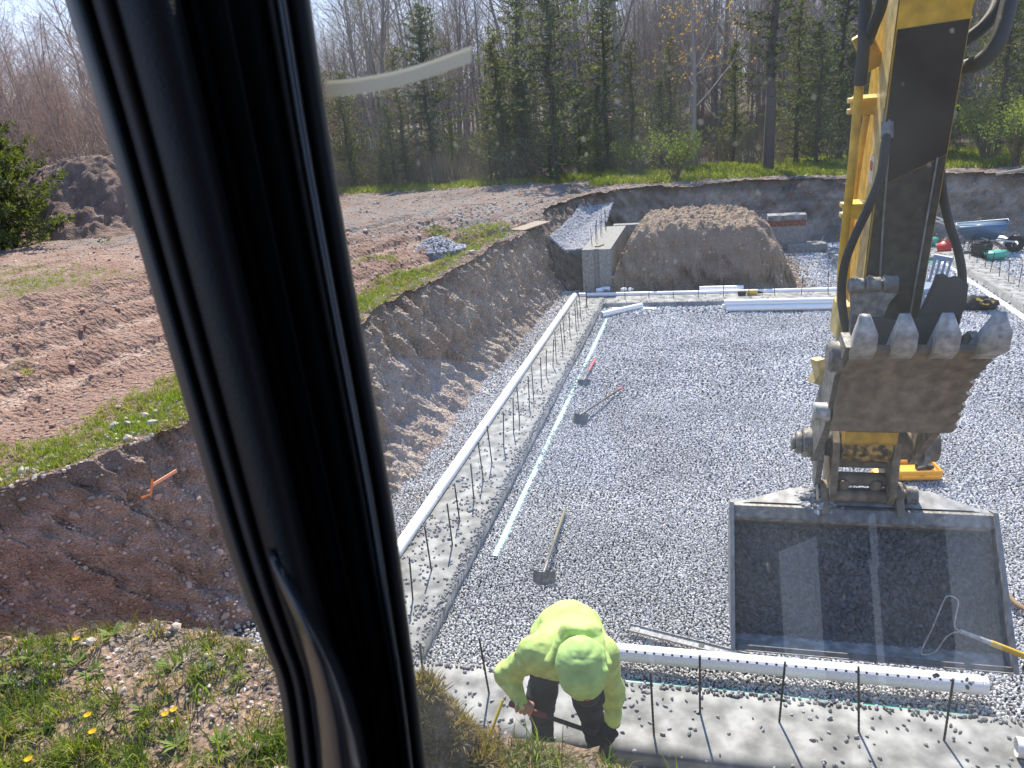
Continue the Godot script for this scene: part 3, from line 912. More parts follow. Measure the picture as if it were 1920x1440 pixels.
func make_gravel() -> void:
	var foot := [[-1.95, 8.0, -4.1, -3.49], [-2.56, -1.95, -15.2, -3.49], [-1.95, 2.8, -15.2, -14.55], [2.8, 3.4, -19.9, -14.55], [3.4, 5.05, -18.85, -18.2], [5.05, 5.65, -18.85, -6.0], [-2.5, -1.9, -19.3, -15.75]]
	var where := [[], [], []]
	var tint := [PackedColorArray(), PackedColorArray(), PackedColorArray()]
	var z := -2.75
	while z > -21.0:
		var near := -z
		var step := 0.0195 if near < 6.5 else (0.0235 if near < 9.5 else (0.033 if near < 14.0 else 0.052))
		var x0 := -3.25 if z < -5.0 else -3.6
		var x1 := minf(0.62 * near + 1.0, 9.5)
		if near > 15.6: x1 = 10.0
		var x := maxf(x0, -0.55 * near - 1.0)
		while x < x1:
			var px := x + rng.randf_range(-0.5, 0.5) * step
			var pz := z + rng.randf_range(-0.5, 0.5) * step
			x += step
			if pz < -15.9 and px < 1.75 and px > -2.5: continue
			var k := rng.randi() % 3
			var y := 0.03 * n_soft.get_noise_2d(px * 1.5, pz * 1.5) - 0.014 + 0.010 * rng.randf()
			var on_foot := false
			for f in foot:
				if px > f[0] and px < f[1] and pz > f[2] and pz < f[3]: on_foot = true; break
			var big := step * rng.randf_range(0.44, 0.70)
			if on_foot:
				# spilled stones: sparse, in drifts
				var drift := n_mid.get_noise_2d(px * 0.9 + 50.0, pz * 0.9)
				var chance := 0.05 + maxf(0.0, drift) * 0.22
				if px < -1.94: chance = 0.04 + maxf(0.0, drift + 0.1) * 0.26 + (0.45 if px > -2.02 else 0.0)
				if pz > -4.2 and px > -1.95: chance = 0.025 + maxf(0.0, drift) * 0.09 + (0.5 if pz < -4.05 else 0.0)
				if rng.randf() > chance: continue
				big = rng.randf_range(0.010, 0.017)
				y = 0.08 + big * 0.35
			else:
				# leave the half buried pipes partly bare
				if absf(px + 1.785) < 0.024 and rng.randf() < 0.85 and n_mid.get_noise_1d(pz * 0.9) + 0.8 * n_fine.get_noise_1d(pz * 0.6) > 0.12 and pz < -5.0 and pz > -14.4: continue
				if absf(pz + 4.17) < 0.055 and n_mid.get_noise_1d(px * 0.9 + 3.0) > 0.16 and px > -0.75 and px < 1.6: continue
				if absf(px - 4.93) < 0.055 and n_mid.get_noise_1d(pz * 0.5 + 8.0) > 0.0: continue
			var b := Basis.from_euler(Vector3(rng.randf() * TAU, rng.randf() * TAU, rng.randf() * TAU)) * Basis.from_scale(Vector3(big * rng.randf_range(0.8, 1.35), big * rng.randf_range(0.5, 0.8), big))
			where[k].append(Transform3D(b, Vector3(px, y, pz)))
			var v := (0.6 if on_foot else 1.0) * rng.randf_range(0.41, 0.55) * (0.8 if rng.randf() < 0.15 else 1.0) * (1.0 + 0.22 * n_soft.get_noise_2d(px * 1.6 + 20.0, pz * 1.6))  # shade of the spilled stones' near faces put into their tint
			tint[k].append(Color(v * 1.0, v * 0.995, v * 1.0))
		z -= step
	var o := Node3D.new()
	o.name = numbered("gravel")
	add_child(o)
	tag(o, "grey crushed stone spread over the floor of the pit", "gravel", "", "stuff")
	for k in 3: many("stone_layer", stone_mesh(31 + k), mats.stone, where[k], tint[k], o)
	print("stones ", where[0].size() * 3)
	# stones on the raised shelf
	var w2 := []
	var t2 := PackedColorArray()
	for i in 9000:
		var x := rng.randf_range(-3.3, -2.52)
		var zz := rng.randf_range(-22.0, -16.4)
		var y := 0.84 + 0.03 * n_mid.get_noise_2d(x * 2.0, zz * 2.0) + 0.5 * smoothstep(-2.9, -3.6, x) + 0.35 * smoothstep(-19.5, -21.8, zz)
		w2.append(Transform3D(Basis.from_euler(Vector3(rng.randf() * 6, rng.randf() * 6, 0)) * Basis.from_scale(Vector3.ONE * rng.randf_range(0.02, 0.04)), Vector3(x, y, zz)))
		var v := rng.randf_range(0.2, 0.5)
		t2.append(Color(v, v, v * 1.03))
	tag(many("shelf_stones", stone_mesh(9), mats.stone, w2, t2), "grey stones covering the shelf behind the foundation wall", "gravel", "", "stuff")

# ---------------------------------------------------------------- the excavator (its arm plane is x = 0.745, the camera sits in its cab)
const ARM := 0.745

func on_plane(px: float, py: float, p: Vector3, n: Vector3) -> Vector3:
	var d := ray(px, py)
	return EYE + d * ((p - EYE).dot(n) / d.dot(n))

# an outline traced on an upright plane at z, given real thickness along z
func traced(outline: Array, z: float, thick: float) -> ArrayMesh:
	var poly := PackedVector2Array()
	for p in outline:
		var q := on_z(p[0], p[1], z)
		poly.append(Vector2(q.x, q.y))
	var s := Shape.new()
	s.slab(poly, Vector3(0, 0, z), Vector3.RIGHT, Vector3.UP, Vector3.BACK, thick)
	return s.done()

func smooth_path(p: Array, per := 6) -> Array:
	var out := []
	for i in p.size() - 1:
		var a: Vector3 = p[i]
		var b: Vector3 = p[i + 1]
		var p0: Vector3 = p[maxi(i - 1, 0)]
		var p3: Vector3 = p[mini(i + 2, p.size() - 1)]
		for k in per: out.append(a.cubic_interpolate(b, p0, p3, float(k) / per))
	out.append(p[p.size() - 1])
	return out

func make_excavator() -> void:
	var ex := thing("excavator", "yellow excavator seen from its cab, arm lowered with thumb and wide grey bucket", "excavator")
	make_arm(ex)
	make_bucket(ex)
	make_thumb(ex)
	make_cab(ex)

func make_arm(ex: Node3D) -> void:
	var hw := 0.1135
	var f0 := on_x(1688, 0, ARM - hw); var f1 := on_x(1627, 480, ARM - hw)
	var b0 := on_x(1650, 0, ARM - hw); var b1 := on_x(1590, 480, ARM - hw)
	# side profile of the stick (y, z), from above the frame down to the end boss
	var fd := (f1 - f0) / (f1.y - f0.y)
	var bd := (b1 - b0) / (b1.y - b0.y)
	var fz := func(y: float) -> float: return f0.z + fd.z * (y - f0.y)
	var bz := func(y: float) -> float: return b0.z + bd.z * (y - b0.y)
	var prof := PackedVector2Array()
	for y in [5.1, 4.4, 3.9, 3.4, 2.9, 2.4, 2.06]: prof.append(Vector2(fz.call(y), y))
	prof.append(Vector2(-3.70, 1.93))
	prof.append(Vector2(-3.80, 2.0))
	for y in [2.3, 2.9, 3.4, 3.9, 4.4]: prof.append(Vector2(bz.call(y), y))
	prof.append(Vector2(b0.z - 0.02, 5.1))
	var s := Shape.new()
	s.slab(prof, Vector3(ARM, 0, 0), Vector3.BACK, Vector3.UP, Vector3.RIGHT, hw * 2.0)
	var stick := obj("stick", s.done(), mats.yellow_paint, ex)
	# paler yellow sheet over the left side, sunlight put into its colour
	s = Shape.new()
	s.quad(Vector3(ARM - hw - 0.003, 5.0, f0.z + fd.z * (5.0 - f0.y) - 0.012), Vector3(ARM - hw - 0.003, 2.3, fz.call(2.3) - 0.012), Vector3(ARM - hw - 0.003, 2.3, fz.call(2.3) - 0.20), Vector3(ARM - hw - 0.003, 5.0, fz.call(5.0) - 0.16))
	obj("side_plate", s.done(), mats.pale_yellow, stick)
	# sheets on the face towards the cab
	var p := f0 + Vector3(0, 0, 0.004)
	var n := Vector3(0, -fd.z, 1.0).normalized()
	var ytop := on_plane(1740, 50, p, n).y
	var yl := on_plane(1651, 352, p, n).y
	var yr := on_plane(1757, 290, p, n).y
	for sheet_ in [["black_decal", "black_decal", [[-1, ytop], [1, ytop + 0.012], [1, yr], [-1, yl]]], ["brown_face", "brown_paint", [[-1, yl - 0.004], [1, yr - 0.004], [1, 2.12], [-1, 2.12]]]]:
		s = Shape.new()
		var poly: Array = sheet_[2]
		var q := []
		for k in poly: q.append(Vector3(ARM + (hw - 0.003) * k[0], k[1], fz.call(k[1]) + 0.004))
		var mid := Vector3.ZERO
		for k in q: mid += k / q.size()
		s.flat()
		for k in q.size():
			s.tri(mid, q[(k + 1) % q.size()], q[k])
			s.quad(q[k], q[(k + 1) % q.size()], q[(k + 1) % q.size()] - n * 0.003, q[k] - n * 0.003)
		obj(sheet_[0], s.done(), mats[sheet_[1]], stick)
	for e in [[[1668, 250], [1655, 420], [1645, 600]], [[1757, 295], [1725, 480], [1704, 600]]]:
		s = Shape.new()
		var pts := []
		for k in e: pts.append(on_plane(k[0], k[1], p, n) + n * 0.004)
		s.tube(pts, [0.004], 6)
		obj("weld_bead", s.done(), mats.grey_paint, stick)
	# warning sticker on the side: white plate with a red field
	s = Shape.new()
	var st := on_x(1637, 318, ARM - hw)
	s.box(st + Vector3(-0.005, 0, 0), Vector3(0.003, 0.10, 0.055), Basis.from_euler(Vector3(0.12, 0, 0)))
	obj("warning_sticker", s.done(), mat("sticker_white", Color(0.75, 0.74, 0.72), 0.5), stick)
	s = Shape.new()
	s.box(st + Vector3(-0.0075, 0.015, 0), Vector3(0.002, 0.035, 0.042), Basis.from_euler(Vector3(0.12, 0, 0)))
	obj("red_field", s.done(), mat("sticker_red", Color(0.5, 0.12, 0.09), 0.5), stick)
	# steel lines along the left side, with clamps
	var lx := ARM - hw - 0.075
	for line in [[[[1612, 150], [1605, 230], [1597, 320], [1586, 420], [1578, 500], [1576, 580]], 0.017, lx], [[[1625, 215], [1613, 290], [1600, 380], [1590, 480], [1586, 560]], 0.013, lx + 0.045]]:
		s = Shape.new()
		var pts := []
		for k in line[0]: pts.append(on_x(k[0], k[1], line[2]))
		s.tube(smooth_path(pts, 3), [line[1]], 12)
		obj("hydraulic_line", s.done(), mats.yellow_paint, ex)
	for k in [[1607, 198], [1592, 393]]:
		var c := on_x(k[0], k[1], lx + 0.01)
		s = Shape.new()
		s.box(c + Vector3(0.03, 0, 0), Vector3(0.10, 0.065, 0.07), Basis.from_euler(Vector3(0.25, 0, 0)), 0.008)
		var cl := obj("line_clamp", s.done(), mats.yellow_paint, ex)
		for b in [-1, 1]:
			for t in [-1, 1]:
				s = Shape.new()
				s.lathe([Vector2(0, 0.012), Vector2(0.010, 0.012), Vector2(0.011, 0.0), Vector2(0.011, -0.03)], c + Vector3(-0.022, 0.02 * b, 0.016 * t), Basis.from_euler(Vector3(0, 0, PI / 2)), 6)
				obj("bolt", s.done(), mats.pale_yellow, cl)
	s = Shape.new()
	s.box(on_x(1628, 95, lx + 0.03), Vector3(0.07, 0.14, 0.03), Basis.from_euler(Vector3(0.3, 0, 0.5)), 0.004)
	obj("line_bracket", s.done(), mats.yellow_paint, ex)
	# hoses
	var sleeve := mat("hose_sleeve", Color(0.030, 0.030, 0.032), 0.6)
	for h in [[[[1623, -60], [1622, 20], [1619, 90], [1613, 160]], 0.021, lx, true], [[[1665, -60], [1652, 10], [1638, 48], [1627, 78]], 0.018, lx + 0.02, true]]:
		var pts := []
		for k in h[0]: pts.append(on_x(k[0], k[1], h[2]))
		s = Shape.new()
		var sp := smooth_path(pts, 26)
		var rr := []
		for i in sp.size(): rr.append(h[1] + (0.0025 if i % 2 else 0.0))
		s.tube(sp, rr, 12)
		obj("sleeved_hose", s.done(), sleeve, ex)
	for h in [[[[1880, -60], [1868, 10], [1845, 48], [1815, 72], [1790, 86]], 0.021], [[[1905, -60], [1888, 20], [1868, 82], [1838, 116], [1790, 132], [1770, 136]], 0.026]]:
		var pts := []
		for k in h[0].size():
			var w: float = float(k) / (h[0].size() - 1)
			pts.append(on_x(h[0][k][0], h[0][k][1], lerpf(ARM + 0.30, ARM + hw + 0.01, w)))
		s = Shape.new()
		var sp := smooth_path(pts, 22)
		var rr := []
		for i in sp.size(): rr.append(h[1] + (0.003 if i % 2 else 0.0))
		s.tube(sp, rr, 12)
		obj("sleeved_hose", s.done(), sleeve, ex)
	for h in [[[[1664, 243], [1660, 275], [1651, 330], [1630, 385], [1604, 440], [1584, 495], [1578, 550], [1583, 600], [1596, 645], [1612, 680]], [3.30, 3.28, 3.27, 3.27, 3.28, 3.30, 3.32, 3.32, 3.34, 3.40]], [[[1766, 262], [1763, 310], [1768, 365], [1780, 420], [1795, 465], [1804, 515], [1802, 560], [1790, 610]], [3.36, 3.38, 3.40, 3.42, 3.42, 3.42, 3.42, 3.42]]]:
		var pts := []
		for k in h[0].size(): pts.append(on_z(h[0][k][0], h[0][k][1], -h[1][k] + 0.10))
		s = Shape.new()
		s.tube(smooth_path(pts, 5), [0.0165], 12)
		obj("hydraulic_hose", s.done(), mats.rubber, ex)
		s = Shape.new()
		s.tube([pts[0] + Vector3(0, 0.075, 0), pts[0] + Vector3(0, 0.03, 0), pts[0] + Vector3(0, 0.028, 0), pts[0] - Vector3(0, 0.03, 0)], [0.018, 0.018, 0.023, 0.023], 10)
		s.tube([pts[0] + Vector3(0.0, 0.075, 0.0), pts[0] + Vector3(0.03, 0.09, -0.02), pts[0] + Vector3(0.05, 0.09, -0.12)], [0.018, 0.019, 0.019], 10)
		obj("hose_fitting", s.done(), mats.steel, ex)
	# end boss, pins and coupler
	var pc := on_x(1622, 832, ARM)
	var across := Basis.from_euler(Vector3(0, 0, -PI / 2))
	var seg := func(called: String, x0: float, x1: float, r: float, m: Material, par: Node, edge := 0.006) -> void:
		var q := Shape.new()
		q.lathe([Vector2(0, x0), Vector2(r - edge, x0), Vector2(r, x0 + edge), Vector2(r, x1 - edge), Vector2(r - edge, x1), Vector2(0, x1)], pc, across, 28)
		obj(called, q.done(), m, par)
	seg.call("stick_boss", -0.115, 0.112, 0.084, mat("worn_paint", Color(0.52, 0.33, 0.10), 0.7, 0.0, grey_texture("chips", 256, 0.02, 5, 0.30, 1.0, 41, 2.4), 4.0), ex)
	seg.call("pin_collar", -0.185, -0.115, 0.062, mats.rubber, ex)
	seg.call("pin_collar", 0.112, 0.245, 0.072, mats.muddy_steel, ex)
	seg.call("pin_end", -0.285, -0.205, 0.072, mats.steel, ex)
	seg.call("pin_end", -0.315, -0.285, 0.055, mats.steel, ex)
	seg.call("pin_end", -0.335, -0.315, 0.036, mats.steel, ex)
	seg.call("pin_end", 0.262, 0.312, 0.078, mats.muddy_steel, ex)
	# coupler side plates, leaning down to the bucket ears
	var ear := on_x(1612, 918, ARM)
	for x in [-0.14, 0.125]:
		s = Shape.new()
		var o := PackedVector2Array([Vector2(pc.z + 0.085, pc.y + 0.04), Vector2(pc.z + 0.09, pc.y - 0.04), Vector2(ear.z + 0.12, ear.y + 0.03), Vector2(ear.z + 0.06, ear.y - 0.07), Vector2(ear.z - 0.07, ear.y - 0.05), Vector2(ear.z - 0.16, ear.y + 0.05), Vector2(pc.z - 0.12, pc.y - 0.06), Vector2(pc.z - 0.09, pc.y + 0.06), Vector2(pc.z, pc.y + 0.095)])
		s.slab(o, Vector3(ARM + x, 0, 0), Vector3.BACK, Vector3.UP, Vector3.RIGHT, 0.030)
		obj("coupler_plate", s.done(), mats.muddy_steel, ex)
	for k in [[1615, 872, 0.022, -0.02], [1612, 893, 0.034, 0.03], [1612, 921, 0.030, 0.05]]:
		var c := on_x(k[0], k[1], ARM)
		s = Shape.new()
		s.tube([c + Vector3(-0.135, 0, k[3]), c + Vector3(0.12, 0, k[3])], [k[2]], 18)
		obj("coupler_bar", s.done(), mats.muddy_steel, ex)
	var cb := on_x(1612, 897, ARM)
	for x in [-0.085, 0.065]:
		s = Shape.new()
		s.box(cb + Vector3(x, -0.01, 0.045), Vector3(0.05, 0.07, 0.06), Basis.from_euler(Vector3(0.3, 0, 0)), 0.01)
		obj("coupler_block", s.done(), mats.muddy_steel, ex)
	# outer link plates behind the boss
	for x in [-0.205, 0.255]:
		s = Shape.new()
		var o := PackedVector2Array([Vector2(pc.z + 0.07, pc.y + 0.06), Vector2(pc.z + 0.085, pc.y - 0.05), Vector2(pc.z + 0.0, pc.y - 0.24 if x < 0.0 else pc.y - 0.11), Vector2(pc.z - 0.08, pc.y - 0.24 if x < 0.0 else pc.y - 0.11), Vector2(pc.z - 0.10, pc.y), Vector2(pc.z - 0.02, pc.y + 0.10)])
		s.slab(o, Vector3(ARM + x, 0, 0), Vector3.BACK, Vector3.UP, Vector3.RIGHT, 0.026)
		obj("link_plate", s.done(), mats.steel, ex)
	# pale yellow brackets on the left of the stick end
	s = Shape.new()
	s.box(on_z(1587, 596, -3.52), Vector3(0.10, 0.16, 0.12), Basis.from_euler(Vector3(0.2, 0.1, 0)), 0.006)
	obj("cylinder_bracket", s.done(), mats.pale_yellow, ex)
	s = Shape.new()
	var yb := on_z(1543, 704, -3.50)
	s.slab(PackedVector2Array([Vector2(-0.05, -0.03), Vector2(0.02, -0.065), Vector2(0.075, 0.0), Vector2(0.075, 0.05), Vector2(-0.01, 0.085), Vector2(-0.045, 0.075), Vector2(-0.03, 0.02)]), yb, Vector3.RIGHT, Vector3.UP, Vector3(0.35, 0.1, 0.93).normalized(), 0.06)
	obj("cylinder_bracket", s.done(), mats.pale_yellow, ex)
	# boom above and behind the frame
	s = Shape.new()
	s.slab(PackedVector2Array([Vector2(-3.75, 5.0), Vector2(-3.35, 5.2), Vector2(-3.0, 5.1), Vector2(-2.2, 5.1), Vector2(-1.2, 4.55), Vector2(-1.4, 4.15), Vector2(-2.3, 4.75), Vector2(-3.0, 4.85), Vector2(-3.3, 4.85)]), Vector3(ARM + 0.05, 0, 0), Vector3.BACK, Vector3.UP, Vector3.RIGHT, 0.30)
	obj("boom", s.done(), mats.yellow_paint, ex)

func make_bucket(ex: Node3D) -> void:
	var t := on_x(1618, 957, ARM)
	var b := on_x(1638, 1240, ARM)
	var x0 := on_z(1372, 960, t.z).x
	var x1 := on_z(1866, 965, t.z).x
	var d := (b - t); d.x = 0
	var open := d.length()
	d = d.normalized()
	var inn := Vector3(0, d.z, -d.y) # into the bucket
	if inn.z > 0.0: inn = -inn
	var holder := Node3D.new()
	holder.name = "bucket"
	ex.add_child(holder, true)
	var prof := [Vector2(0.0, 0.0), Vector2(-0.045, 0.06), Vector2(-0.05, 0.16), Vector2(0.02, 0.30), Vector2(0.16, 0.385), Vector2(0.32, 0.375), Vector2(0.46, 0.29), Vector2(open, 0.0)]
	var at := func(q: Vector2, x: float) -> Vector3: return Vector3(x, t.y, t.z) + d * q.x + inn * q.y
	# shell
	var s := Shape.new()
	s.smooth(3)
	for i in prof.size() - 1:
		var o1: Vector2 = prof[i]
		var o2: Vector2 = prof[i + 1]
		s.quad(at.call(o1, x0), at.call(o1, x1), at.call(o2, x1), at.call(o2, x0))
	obj("shell", s.done(), mats.grey_paint, holder)
	# side plates, with a rim that shows edge on
	for x in [x0, x1]:
		var poly := PackedVector2Array()
		for q in prof: poly.append(q)
		poly[0] = Vector2(-0.01, -0.02); poly[7] = Vector2(open + 0.005, -0.012)
		s = Shape.new()
		s.slab(poly, Vector3(x, t.y, t.z), d, inn, Vector3.RIGHT, 0.020)
		obj("side_plate", s.done(), mats.grey_paint, holder)
	# top beam and cutting edge
	s = Shape.new()
	var m := Vector3((x0 + x1) * 0.5, t.y, t.z)
	var tilt := Basis(Vector3.RIGHT, d, Vector3.RIGHT.cross(d))
	s.box(m + d * 0.030 + inn * 0.03, Vector3(x1 - x0 + 0.024, 0.085, 0.075), tilt, 0.014)
	obj("top_beam", s.done(), mats.steel, holder)
	s = Shape.new()
	s.box(m + d * (open - 0.012) + inn * 0.012, Vector3(x1 - x0 - 0.02, 0.03, 0.018), tilt, 0.004)
	obj("cutting_edge", s.done(), mats.bucket_inside, holder)
	# sloping top plate back to the ears
	var e0 := on_z(1482, 915, t.z - 0.15)
	var e1 := on_z(1742, 921, t.z - 0.15)
	s = Shape.new()
	s.flat()
	var l0 := Vector3(x0 + 0.04, t.y + 0.012, t.z - 0.02)
	var l1 := Vector3(x1 - 0.04, t.y + 0.012, t.z - 0.02)
	s.quad(l0, l1, e1, e0)
	s.quad(l0 + inn * 0.015, e0 + inn * 0.015, e1 + inn * 0.015, l1 + inn * 0.015)
	s.quad(e0, e1, e1 + inn * 0.2, e0 + inn * 0.2)
	obj("top_plate", s.done(), mats.grey_paint, holder)
	# bucket ears with their pin
	var ear := on_x(1612, 925, ARM)
	for x in [-0.175, 0.165]:
		s = Shape.new()
		var o := PackedVector2Array()
		for k in 9:
			var a := PI * k / 8.0
			o.append(Vector2(ear.z + 0.02 - cos(a) * 0.062 * (-1.0), ear.y + 0.01 + sin(a) * 0.062))
		o.append(Vector2(t.z - 0.12, t.y - 0.01)); o.append(Vector2(t.z + 0.035, t.y - 0.01))
		s.slab(o, Vector3(ARM + x, 0, 0), Vector3.BACK, Vector3.UP, Vector3.RIGHT, 0.034)
		obj("ear", s.done(), mats.muddy_steel, holder)
	s = Shape.new()
	s.tube([ear + Vector3(-0.20, 0.01, 0.02), ear + Vector3(0.25, 0.01, 0.02)], [0.028], 16)
	s.tube([ear + Vector3(0.20, 0.01, 0.02), ear + Vector3(0.25, 0.01, 0.02)], [0.046], 16)
	obj("ear_pin", s.done(), mats.steel, holder)
	s = Shape.new()
	s.tube([ear + Vector3(-0.212, 0.0, 0.02), ear + Vector3(-0.202, 0.0, 0.02)], [0.066], 22)
	obj("pin_washer", s.done(), mat("tan_plate", Color(0.50, 0.43, 0.30), 0.7), holder)
	# load of stone
	var w := []
	var tint := PackedColorArray()
	for i in 9000:
		var u := rng.randf()
		var a := u * (open - 0.115) + 0.05
		var deep := lerpf(0.065, 0.115, u) + 0.02 * n_mid.get_noise_2d(rng.randf() * 9.0, u * 3.0) + rng.randf() * 0.014
		var x := rng.randf_range(x0 + 0.02, x1 - 0.02)
		var p: Vector3 = at.call(Vector2(a, deep), x)
		var big := rng.randf_range(0.010, 0.019)
		w.append(Transform3D(Basis.from_euler(Vector3(rng.randf() * 6, rng.randf() * 6, rng.randf() * 6)) * Basis.from_scale(Vector3(big * 1.2, big * 0.7, big)), p))
		var v := rng.randf_range(0.06, 0.12) # darker than the stone on the ground
		tint.append(Color(v, v, v * 1.05))
	var load_ := many("stone_load", stone_mesh(77), mats.stone, w, tint, holder)
	tag(load_, "", "", "", "stuff")
	s = Shape.new()
	s.quad(at.call(Vector2(0.0, 0.085), x0), at.call(Vector2(0.0, 0.085), x1), at.call(Vector2(open - 0.09, 0.135), x1), at.call(Vector2(open - 0.09, 0.135), x0))
	obj("load_bed", s.done(), mats.bucket_inside, holder)
	# stones heaped on the top plate by the left ear
	w = []
	tint = PackedColorArray()
	var hp := on_z(1530, 942, t.z - 0.05)
	for i in 170:
		var r := Vector3(rng.randfn(0, 0.045), 0, rng.randfn(0, 0.03))
		var big := rng.randf_range(0.009, 0.019)
		w.append(Transform3D(Basis.from_euler(Vector3(rng.randf() * 6, rng.randf() * 6, 0)) * Basis.from_scale(Vector3(big * 1.2, big * 0.8, big)), hp + r + Vector3(0, maxf(0.0, 0.075 - r.length() * 0.9) * rng.randf() - r.z * 0.25, 0)))
		var v := rng.randf_range(0.1, 0.45)
		tint.append(Color(v, v, v * 1.03))
	tag(many("stone_heap", stone_mesh(78), mats.stone, w, tint, holder), "", "", "", "stuff")

func make_thumb(ex: Node3D) -> void:
	var top := on_x(1725, 652, ARM)
	var fold := on_x(1690, 709, ARM)
	var bot := on_x(1662, 806, ARM)
	var half := 0.225
	var o := Node3D.new()
	o.name = "thumb"
	ex.add_child(o, true)
	# two plates meeting at the fold, with stepped right and left edges
	for part in [[top, fold, 4], [fold, bot, 5]]:
		var a: Vector3 = part[0]
		var b: Vector3 = part[1]
		var v := (a - b).normalized()
		var len_ := (a - b).length()
		var n := Vector3.RIGHT.cross(v).normalized()
		var steps: int = part[2]
		var poly := PackedVector2Array()
		poly.append(Vector2(-half, 0))
		poly.append(Vector2(half - 0.012, 0))
		for k in steps:
			var y0 := len_ * k / steps
			var y1 := len_ * (k + 0.72) / steps
			poly.append(Vector2(half + 0.022, y0 + len_ * 0.06 / steps))
			poly.append(Vector2(half + 0.034, y1))
			poly.append(Vector2(half - 0.012, y1 + len_ * 0.10 / steps))
		poly[poly.size() - 1] = Vector2(half - 0.01, len_)
		poly.append(Vector2(-half, len_))
		var s := Shape.new()
		s.slab(poly, b, Vector3.RIGHT, v, n, 0.024)
		obj("thumb_plate", s.done(), mats.muddy_steel, o)
	# side arms back to the pin
	var pc := on_x(1622, 832, ARM)
	for x in [-half - 0.004, half - 0.02]:
		var s := Shape.new()
		var q := PackedVector2Array([Vector2(top.z - 0.01, top.y), Vector2(fold.z - 0.01, fold.y), Vector2(bot.z - 0.012, bot.y), Vector2(pc.z + 0.10, pc.y - 0.02), Vector2(pc.z + 0.02, pc.y - 0.09), Vector2(pc.z - 0.07, pc.y), Vector2(pc.z + 0.0, pc.y + 0.18), Vector2(fold.z - 0.22, fold.y - 0.02), Vector2(fold.z - 0.16, fold.y + 0.07), Vector2(top.z - 0.14, top.y + 0.02)])
		s.slab(q, Vector3(ARM + x, 0, 0), Vector3.BACK, Vector3.UP, Vector3.RIGHT, 0.030)
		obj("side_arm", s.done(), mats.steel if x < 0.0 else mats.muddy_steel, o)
	# boss and strip on the lit left arm
	var s2 := Shape.new()
	var bs := on_x(1545, 772, ARM - half - 0.03)
	s2.lathe([Vector2(0, 0.045), Vector2(0.032, 0.045), Vector2(0.04, 0.038), Vector2(0.04, -0.02)], bs, Basis.from_euler(Vector3(0, 0, PI / 2)), 20)
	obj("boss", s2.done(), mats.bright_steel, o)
	s2 = Shape.new()
	var r2 := on_x(1566, 668, ARM - half - 0.03)
	s2.lathe([Vector2(0, 0.03), Vector2(0.05, 0.03), Vector2(0.06, 0.02), Vector2(0.06, -0.03)], r2, Basis.from_euler(Vector3(0, 0, PI / 2)), 24)
	obj("boss", s2.done(), mats.steel, o)
	# four teeth
	var v := (top - fold).normalized()
	var n := Vector3.RIGHT.cross(v).normalized()
	for k in [[-0.19, 0.0], [-0.06, 0.0], [0.075, 0.0], [0.20, 0.02]]:
		var c: Vector3 = top + Vector3(k[0] + k[1] * 0.5, 0, 0)
		var p := PackedVector3Array()
		var w := 0.039
		for sx in [-1, 1]:
			p.append(c + Vector3(w * sx, 0, 0) - v * 0.05 + n * 0.022)
			p.append(c + Vector3(w * sx, 0, 0) - v * 0.05 - n * 0.035)
			p.append(c + Vector3(w * 0.95 * sx + k[1], 0.0, 0) + v * 0.04 + n * 0.030)
			p.append(c + Vector3(w * 0.95 * sx + k[1], 0.0, 0) + v * 0.04 - n * 0.035)
			p.append(c + Vector3(w * 0.95 * sx + k[1], 0.05, 0) + v * 0.055 + n * 0.026)
			p.append(c + Vector3(w * (0.45 * sx - 0.25) + k[1] * 1.3, 0.085, -0.01) + v * 0.075 + n * 0.014)
			p.append(c + Vector3(w * (0.45 * sx - 0.25) + k[1] * 1.3, 0.085, -0.01) + v * 0.075 - n * 0.006)
		var s := Shape.new()
		s.hull(p, c + v * 0.01)
		obj("tooth", s.done(), mats.bright_steel, o)
		s = Shape.new()
		s.box(c - v * 0.05 + n * 0.016, Vector3(0.042, 0.05, 0.012), Basis(Vector3.RIGHT, v, n), 0.006)
		obj("tooth_shank", s.done(), mats.muddy_steel, o)
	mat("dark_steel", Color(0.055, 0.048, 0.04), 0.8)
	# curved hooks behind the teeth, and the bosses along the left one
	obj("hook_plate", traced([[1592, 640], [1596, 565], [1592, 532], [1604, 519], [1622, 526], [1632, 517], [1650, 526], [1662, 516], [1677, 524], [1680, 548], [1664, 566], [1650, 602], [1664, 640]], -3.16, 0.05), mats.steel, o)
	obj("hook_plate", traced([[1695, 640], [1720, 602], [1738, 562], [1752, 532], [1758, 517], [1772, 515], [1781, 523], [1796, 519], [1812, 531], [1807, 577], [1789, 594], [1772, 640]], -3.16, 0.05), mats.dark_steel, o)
	for k in [[1604, 536, 0.030], [1636, 534, 0.030], [1668, 533, 0.034]]:
		var c := on_z(k[0], k[1], -3.15)
		var s := Shape.new()
		s.lathe([Vector2(0, 0.026), Vector2(k[2] - 0.006, 0.026), Vector2(k[2], 0.018), Vector2(k[2], -0.026)], c, Basis.from_euler(Vector3(0.2, 0, PI / 2)), 18)
		obj("boss", s.done(), mats.steel, o)
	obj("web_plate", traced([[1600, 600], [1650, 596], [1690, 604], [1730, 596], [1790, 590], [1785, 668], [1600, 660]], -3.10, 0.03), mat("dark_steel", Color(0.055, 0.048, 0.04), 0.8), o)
	var cross := Shape.new()
	cross.tube([on_z(1608, 545, -3.2), on_z(1665, 640, -3.12)], [0.012], 8)
	obj("brace", cross.done(), mats.rubber, o)

